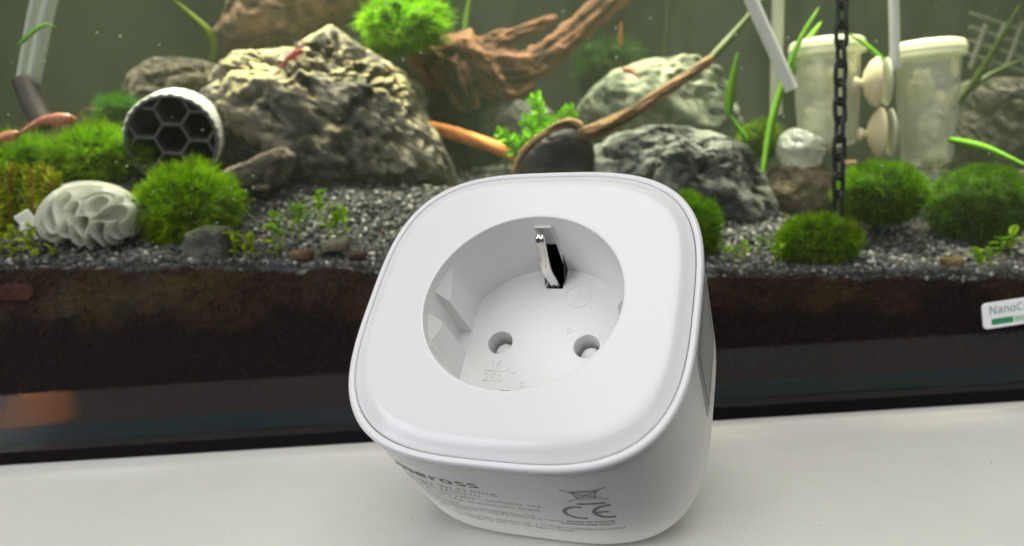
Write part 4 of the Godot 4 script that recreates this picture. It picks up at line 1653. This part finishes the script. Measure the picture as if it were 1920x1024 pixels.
	for q in [[[V(-31.6, 125.5, -125), V(-19.2, 123.2, -125), V(-7, 119.5, -125), V(8.9, 118.1, -127), V(22, 123.9, -130), V(35.7, 134, -135), V(58.5, 152, -142)], [9.0, 12.0, 10.5, 7.0, 5.6, 5.2, 4.8]], [[V(-11.3, 124.6, -128), V(-1.8, 128.7, -128), V(7.6, 132.4, -130), V(18.2, 136.1, -132), V(26.6, 139.5, -134)], [8.0, 5.0, 3.6, 2.6, 1.2]],
			[[V(-19, 121.9, -120), V(-15.6, 111.6, -118), V(-12.5, 101.7, -120)], [8.5, 6.5, 3.0]], [[V(-6.9, 119, -120), V(-2.9, 110.8, -118), V(4.7, 106.6, -120), V(14.1, 110.3, -124)], [8.0, 5.5, 3.4, 1.8]], [[V(-30.2, 123.9, -122), V(-32.9, 127.9, -118), V(-26.7, 130.1, -118)], [6.0, 4.0, 1.5]]]:
		var b := MB.new()
		var p := []
		for x in q[0]: p.append(x - big.position)
		wood_tube(b, p, q[1], 200 + int(q[1][0] * 10), wd, wl, 0.42, 44, 22)
		part("branch", b, wood_m, big)
	var stick := thing("orange_stick", "smooth orange brown stick between the large pale topped rock and the stump", "driftwood", V(4.5, 81.3, -84))
	var sb := MB.new()
	var sp := []
	for x in [V(-29.6, 94.2, -92), V(-19.3, 91.1, -90), V(-7.1, 86.1, -87), V(5.9, 80.8, -83)]: sp.append(x - stick.position)
	wood_tube(sb, sp, [2.4, 2.6, 2.5, 2.7], 240, Color(0.28, 0.10, 0.03), Color(0.58, 0.24, 0.07), 0.12, 24, 12)
	part("branch", sb, wood_m, stick)
	var stump := thing("driftwood_stump", "broken driftwood stump with smooth dark face and long twig pointing up right", "driftwood", V(16.7, 73.7, -66))
	var slate := func(p: Vector3, _up, _n) -> Color:
		var f := gn.get_noise_3dv(p * 4.0)
		return Color(0.040, 0.034, 0.034) * (1.0 + f * 0.8)
	var face_at := stone_face(V(18.1, 80.4, -68), [14.6, 14.2, 14.2, 13.1, 12.2, 10.1, 9.1, 8.3, 7.9, 8.1, 8.9, 9.9, 12.1, 13.6, 16.4, 14.1, 11.8, 10.8, 10.6, 11.2, 12.7, 16.0, 15.3, 14.4], slate)
	face_at.name = "dark_face"
	stump.add_child(face_at)
	face_at.position -= stump.position
	for q in [[[V(2.6, 73.7, -62), V(5.4, 80, -60), V(10.3, 84.8, -59), V(17.1, 89, -58), V(23.3, 90.6, -58), V(27.3, 88.9, -58)], [1.2, 1.2, 1.3, 1.5, 1.7, 1.5], "bark_ridge"], [[V(26.3, 86.8, -58), V(33.2, 88, -58), V(41.7, 91.4, -60), V(51.8, 96.7, -63), V(63.2, 103, -67), V(77, 111.2, -72)], [1.8, 2.4, 2.3, 2.1, 1.9, 1.4], "twig"]]:
		var b := MB.new()
		var p := []
		for x in q[0]: p.append(x - stump.position)
		wood_tube(b, p, q[1], 260 + int(q[1][0] * 10), Color(0.05, 0.032, 0.018), Color(0.32, 0.20, 0.10), 0.35, 28, 14)
		part(q[2], b, wood_m, stump)

	# moss
	var mg := Color(0.11, 0.16, 0.006)
	var mt := Color(0.66, 0.84, 0.02)
	moss_ball("moss_ball", "bright green fluffy moss ball right of the white ribbon ball", V(-101.1, 70.6, -32), V(15.8, 13.4, 15.5) * 1000.0, 301, 20000, mg, mt, 3.6, 0.3)
	moss_ball("moss_ball", "wide blurred moss ball behind the white ribbon ball", V(-137.4, 89, -52), V(16.6, 9.6, 14.0) * 1000.0, 302, 11000, mg, Color(0.52, 0.70, 0.03), 4.5, 0.5)
	moss_ball("moss_ball", "moss ball at the left edge below the orange shrimps", V(-162.8, 87.9, -50), V(14.7, 8.8, 13.0) * 1000.0, 303, 9000, mg, Color(0.52, 0.70, 0.04), 4.2, 0.6)
	moss_ball("moss_ball", "dark green moss ball right of the chain", V(127.1, 60.4, -48), V(15.6, 10.6, 14.0) * 1000.0, 304, 11000, Color(0.05, 0.09, 0.006), Color(0.30, 0.46, 0.015), 2.2, 0.12)
	moss_ball("moss_ball", "largest hazy moss ball at the right edge of the tank", V(159.4, 53.8, -45), V(16.2, 14.4, 16.0) * 1000.0, 305, 13000, Color(0.05, 0.085, 0.012), Color(0.22, 0.34, 0.03), 2.2, 0.12)
	moss_ball("moss_ball", "small moss ball close to the glass in front of the chain", V(94.7, 48.9, -19), V(12.4, 7.8, 10.5) * 1000.0, 306, 10000, Color(0.06, 0.11, 0.006), Color(0.44, 0.60, 0.015), 2.3, 0.2)
	moss_ball("moss_ball", "moss ball half hidden behind the right upper corner of the plug", V(54.6, 54.9, -24), V(11.3, 11.3, 11.5) * 1000.0, 307, 9000, Color(0.06, 0.12, 0.006), Color(0.36, 0.58, 0.015), 2.2, 0.15)
	moss_ball("moss_clump", "bright curly moss clump on top of the large pale topped rock", V(-36.3, 134.8, -100), V(15.2, 10.4, 13.0) * 1000.0, 308, 7000, Color(0.09, 0.18, 0.008), Color(0.60, 0.90, 0.03), 5.0, 1.1, "tufts of moss growing on the stones")
	moss_ball("moss_clump", "dark moss tuft behind the pale green grey rock", V(51.7, 119.3, -165), V(16.1, 15.1, 11.0) * 1000.0, 309, 5000, Color(0.022, 0.05, 0.010), Color(0.07, 0.15, 0.02), 4.5, 0.8, "tufts of moss growing on the stones")
	moss_ball("moss_clump", "blurred green moss tuft above the honeycomb tube", V(-149.7, 108, -95), V(7.7, 5.1, 7.0) * 1000.0, 310, 3000, Color(0.03, 0.07, 0.015), Color(0.10, 0.20, 0.035), 3.6, 0.6, "tufts of moss growing on the stones")
	moss_ball("moss_clump", "yellow green moss tuft below the bright leaf left of the cups", V(97.8, 81.2, -84), V(6.2, 6.2, 6.0) * 1000.0, 311, 2600, Color(0.05, 0.075, 0.010), Color(0.24, 0.29, 0.03), 3.6, 0.9, "tufts of moss growing on the stones")
	moss_ball("moss_clump", "small flat green moss tuft in front of the flat grey brown rock", V(-129.6, 56.5, -9), V(6.6, 2.2, 2.4) * 1000.0, 312, 2200, Color(0.03, 0.055, 0.02), Color(0.07, 0.13, 0.05), 1.6, 0.6, "tufts of moss growing on the stones").set_meta("label", "flat dull green moss patch on the gravel below the white ribbon ball")

	filter_ball()
	honeycomb_tube()
	chain()
	feeding_cup("clear cup with a yellowish lid hanging behind the chain", V(122.9, 76.4, -82), 12.3, 10.6, 40.5, 400)
	feeding_cup("clear cup with a yellowish lid right of the suction cups", V(157.7, 67.4, -76), 11.6, 8.8, 45.7, 410)
	suction_cup("cream suction cup with its nub to the left, the upper of the two", V(131.9, 98.7, -66), 8.9)
	suction_cup("cream suction cup with its nub to the left, the lower of the two", V(133.5, 80.8, -66), 8.9)
	var lump := func(_p: Vector3, _up, _n) -> Color: return Color(0.55, 0.57, 0.52)
	var bag := stone_face(V(109, 77.7, -74), [8.7, 8.0, 7.2, 6.6, 6.4, 6.4, 6.5, 7.1, 7.1, 7.0, 7.0, 6.7, 6.8, 6.8, 6.9, 7.5, 7.2, 7.2, 7.7, 8.0, 8.7, 10.3, 9.9, 10.2], lump, 2.2, 0.5)
	var bm := tinted(0.2)
	bm.albedo_color.a = 0.38
	bm.transparency = BaseMaterial3D.TRANSPARENCY_ALPHA_DEPTH_PRE_PASS
	bag.material_override = bm
	bag.name = "white_lump"
	add_child(bag)
	tag(bag, "whitish crumpled translucent lump below the left clear cup", "plastic scrap")

	# pipes
	var milk := mat(0.62, 0.63, 0.60, 0.25)
	milk.albedo_color.a = 0.8
	milk.transparency = BaseMaterial3D.TRANSPARENCY_ALPHA
	var haze := mat(0.55, 0.57, 0.45, 0.3)
	haze.albedo_color.a = 0.4
	haze.transparency = BaseMaterial3D.TRANSPARENCY_ALPHA
	pipe("air_tube", "white tube slanting down to the left clear cup", "tube", [V(103, 97.9, -64), V(95, 116.4, -64), V(86.9, 134.9, -64)], 2.3, milk)
	pipe("air_tube", "faint upright clear tube behind the slanting white tube", "tube", [V(109.5, 90.8, -100), V(110.3, 116.7, -100), V(111.4, 142, -100)], 2.4, haze)
	pipe("air_tube", "thin upright white tube running down to the suction cups", "tube", [V(142.8, 103.1, -70), V(142.4, 118.1, -70), V(141.9, 133.8, -70)], 1.8, milk)
	var glassp := mat(0.50, 0.56, 0.50, 0.3)
	glassp.albedo_color.a = 0.5
	glassp.transparency = BaseMaterial3D.TRANSPARENCY_ALPHA
	var inlet := pipe("filter_pipe", "pair of clear pipes ending in a dark strainer at the upper left", "pipe", [V(-162.6, 116.5, -62), V(-156.8, 133.3, -62), V(-150.1, 150.6, -62)], 2.3, glassp)
	for q in [[[V(-167.6, 118.2, -64), V(-162.5, 133.9, -64), V(-156.3, 151.4, -64)], 1.7, glassp, "pipe"], [[V(-158.4, 101.2, -58), V(-162.5, 109, -60), V(-165.6, 117.5, -62)], 4.0, mat(0.02, 0.012, 0.012, 0.6), "strainer"]]:
		var b := MB.new()
		var p := []
		var rr := []
		for x in q[0]:
			p.append(x - inlet.position)
			rr.append(q[1] * MM)
		b.tube(p, rr, 24)
		part(q[3], b, q[2], inlet)

	# a pale net basket far back on the right
	var net := thing("net_basket", "pale plastic grid far back at the upper right", "basket", V(246.3, 108.4, -175))
	var nb := MB.new()
	for k in 4:
		nb.box(V(246, 119.9, -175) - net.position + V(-12 + k * 9.0, 0, 0), V(2.0, 22, 1.5), Basis(Vector3(0, 0, 1), -0.35), 0.4 * MM)
		nb.box(V(246, 119.9, -175) - net.position + V(0, -9 + k * 6.5, -0.9), V(34, 1.5, 1.4), Basis(Vector3(0, 0, 1), -0.35), 0.4 * MM)
	part("grid", nb, mat(0.12, 0.12, 0.09, 0.6), net)

	# leaves
	var g1 := Color(0.13, 0.34, 0.02)
	var g2 := Color(0.24, 0.50, 0.05)
	var ol := Color(0.05, 0.08, 0.012)
	grass("short bright green leaf standing left of the slanting tube", [[[V(77.7, 90.3, -54), V(78.6, 99.1, -54), V(81.4, 110.8, -54)], 3.6, g1, g2], [[V(84.7, 81.3, -56), V(81.3, 85.5, -55), V(77.7, 90.7, -54)], 1.6, g1, g1]])
	grass("long bright green leaf crossing behind the slanting tube and the left cup", [[[V(91.3, 69.7, -60), V(96.2, 85.9, -66), V(102.5, 101.9, -70), V(109.2, 115.8, -72), V(117.2, 127.4, -74)], 3.0, g1, g2], [[V(107.5, 102.5, -80), V(115.3, 114.5, -86), V(123.4, 124.1, -88)], 2.8, g1, g2]])
	grass("short bright green leaf from the chain to the upper suction cup", [[[V(139.5, 105.6, -70), V(131.5, 112, -68), V(123.1, 116.1, -64)], 1.8, g1, g2]])
	grass("long olive leaf running to the top edge behind the twig", [[[V(79.8, 111.6, -90), V(92.6, 122.9, -96), V(107.1, 138.3, -100)], 3.2, ol, ol]])
	grass("long olive leaf leaning to the upper right at the right edge", [[[V(191.2, 89.1, -120), V(200, 100.6, -118), V(207.9, 115.1, -116), V(215.2, 129.3, -114)], 3.6, ol, Color(0.11, 0.17, 0.03)], [[V(192.3, 90.3, -122), V(208.1, 101.8, -124), V(228.6, 109.7, -126)], 2.6, ol, ol]])
	grass("bright green leaf lying above the largest moss ball at the right edge", [[[V(152.4, 77, -52), V(164.5, 73.3, -50), V(178.9, 65.5, -48)], 2.6, g1, Color(0.2, 0.42, 0.05)]])
	grass("olive leaf at the top left beside the red brown rock", [[[V(-117.4, 126.3, -112), V(-116.3, 132.2, -112), V(-116.6, 138, -111), V(-122.3, 144.8, -110), V(-128.3, 151.1, -108)], 3.8, ol, Color(0.12, 0.16, 0.02)]])
	grass("narrow green leaf hooked round the clear pipes", [[[V(-153, 125.6, -40), V(-147.4, 128.6, -38), V(-142.7, 130.8, -38), V(-140.2, 130.2, -40)], 1.5, g1, g1]])
	grass("faint upright green leaf behind the big driftwood root", [[[V(-15.4, 135.9, -158), V(-13.5, 146.9, -160), V(-10.4, 160.3, -162)], 3.0, Color(0.08, 0.16, 0.02), Color(0.08, 0.16, 0.02)]])
	grass("faint dark upright leaf before the back wall of the tank", [[[V(84.9, 123.3, -196), V(87.1, 142.1, -198), V(88.4, 163.1, -198)], 3.0, Color(0.05, 0.09, 0.02), Color(0.05, 0.09, 0.02)]])
	grass("short reddish stalk standing behind the pale green grey rock", [[[V(55.8, 127.8, -150), V(56.2, 133.4, -150), V(56.7, 138.6, -150)], 2.4, Color(0.28, 0.12, 0.05), Color(0.28, 0.12, 0.05)]])

	# small plants
	fern("fern", "bright green fern sprouting beside the driftwood stump", [[V(2.7, 81, -72), V(7.8, 83.9, -72), V(17, 90.2, -73), V(25.7, 96.2, -74)], [V(11.3, 86.3, -74), V(13.8, 93.4, -75), V(12.7, 101.8, -76)], [V(4.3, 82.2, -70), V(2.1, 86.8, -70), V(-1.1, 89.2, -70)], [V(8.8, 84.8, -70), V(11, 89.4, -69), V(8.2, 92.8, -68)]], 501, Color(0.22, 0.52, 0.02), Color(0.10, 0.20, 0.02), 4.8, 1.1)
	fern("stem_plant", "brownish green bushy stems at the left edge behind the white ribbon ball", [[V(-157.3, 65.1, -28), V(-156, 76, -28), V(-153.2, 86.6, -28)], [V(-150.2, 64.8, -26), V(-147.5, 75.5, -26), V(-146.7, 85.4, -26)], [V(-145.7, 65, -30), V(-144.9, 74.3, -30), V(-142.3, 83.4, -30)], [V(-159.6, 66.5, -24), V(-157, 77.9, -24), V(-156.7, 87.7, -24)], [V(-151.2, 66.7, -34), V(-148.9, 76.9, -34), V(-146.8, 86.6, -34)]], 502, Color(0.34, 0.38, 0.02), Color(0.34, 0.10, 0.02), 4.6, 0.5)
	var lime := Color(0.36, 0.60, 0.02)
	seedling("pair of tall leafy seedlings on the gravel between moss ball and plug", [V(-67.3, 62.8, -22), V(-62.1, 63, -21), V(-59.1, 66.6, -26), V(-64.5, 60.8, -20)], 8.0, 511, lime)
	seedling("leafy seedlings on the gravel beside the left edge of the plug", [V(-52.4, 62.1, -19), V(-54.4, 60.5, -17), V(-49.1, 60.2, -16)], 7.0, 512, lime)
	seedling("single small seedling left of the leafy pair", [V(-72.5, 60.7, -18), V(-69.8, 60, -18)], 5.0, 513, lime)
	seedling("yellow green shoots at the glass below the bright moss ball", [V(-81, 56.3, -9), V(-77.3, 55.8, -8), V(-74.5, 56, -8), V(-68.2, 55.8, -9)], 5.5, 514, Color(0.34, 0.44, 0.02))
	seedling("dense yellow green seedlings at the glass in the lower left corner", [V(-148.3, 57.7, -9), V(-144.4, 56.8, -8), V(-141.8, 57, -9), V(-137.3, 56.3, -8), V(-148.8, 60.4, -13), V(-143.8, 59.6, -12), V(-152.1, 59.4, -10), V(-141.7, 58.3, -13), V(-152.3, 62.1, -14), V(-144.9, 58.1, -10), V(-135.9, 56.9, -9)], 8.0, 515, Color(0.42, 0.52, 0.02), "seedlings growing out of the gravel", 2.8)
	seedling("seedlings at the foot of the dark rock right of the plug", [V(64, 45.4, -12), V(66.6, 45.7, -11), V(69.6, 46, -12), V(75.7, 47.5, -16)], 4.5, 516, lime, "seedlings growing out of the gravel", 2.4)
	seedling("two round leaved seedlings beside the small moss ball", [V(78.5, 44.8, -10), V(80.8, 46.3, -12)], 5.0, 517, lime, "seedlings growing out of the gravel", 2.4)
	seedling("branching seedling at the right end of the gravel", [V(139.1, 39.4, -9), V(141.9, 40.5, -9), V(145.2, 42.1, -10), V(149.3, 43.7, -11)], 5.5, 518, lime)
	seedling("tiny green shoot beside the edge of the moss ball on the gravel", [V(-82.6, 71.1, -32)], 3.5, 519, lime)

	# shrimps
	shrimp("small red shrimp sitting on the top of the large pale rock", V(-70.3, 117.5, -54), 11.2, Vector3(0, -10, 33), Color(0.50, 0.025, 0.02))
	shrimp("tiny red shrimp on the pale green grey rock at the right", V(52.1, 110.4, -100), 8.7, Vector3(0, 190, 28), Color(0.42, 0.03, 0.03))
	shrimp("orange shrimp resting on the moss at the left", V(-149.1, 100.3, -44), 17.2, Vector3(0, 12, 9), Color(0.40, 0.11, 0.06))
	shrimp("orange shrimp cut off by the left edge of the picture", V(-164.5, 95.3, -42), 14.2, Vector3(0, 8, 22), Color(0.44, 0.10, 0.05))

func stone_face(mid: Vector3, radii: Array, paint: Callable, rough := 1.0, cuts := 0.0) -> MeshInstance3D:
	var b := stone(mid, radii, 9.0, 88, rough, paint, 90, 60, 0.2, cuts)
	var o := MeshInstance3D.new()
	o.mesh = b.mesh(tinted(0.5))
	o.position = mid
	return o
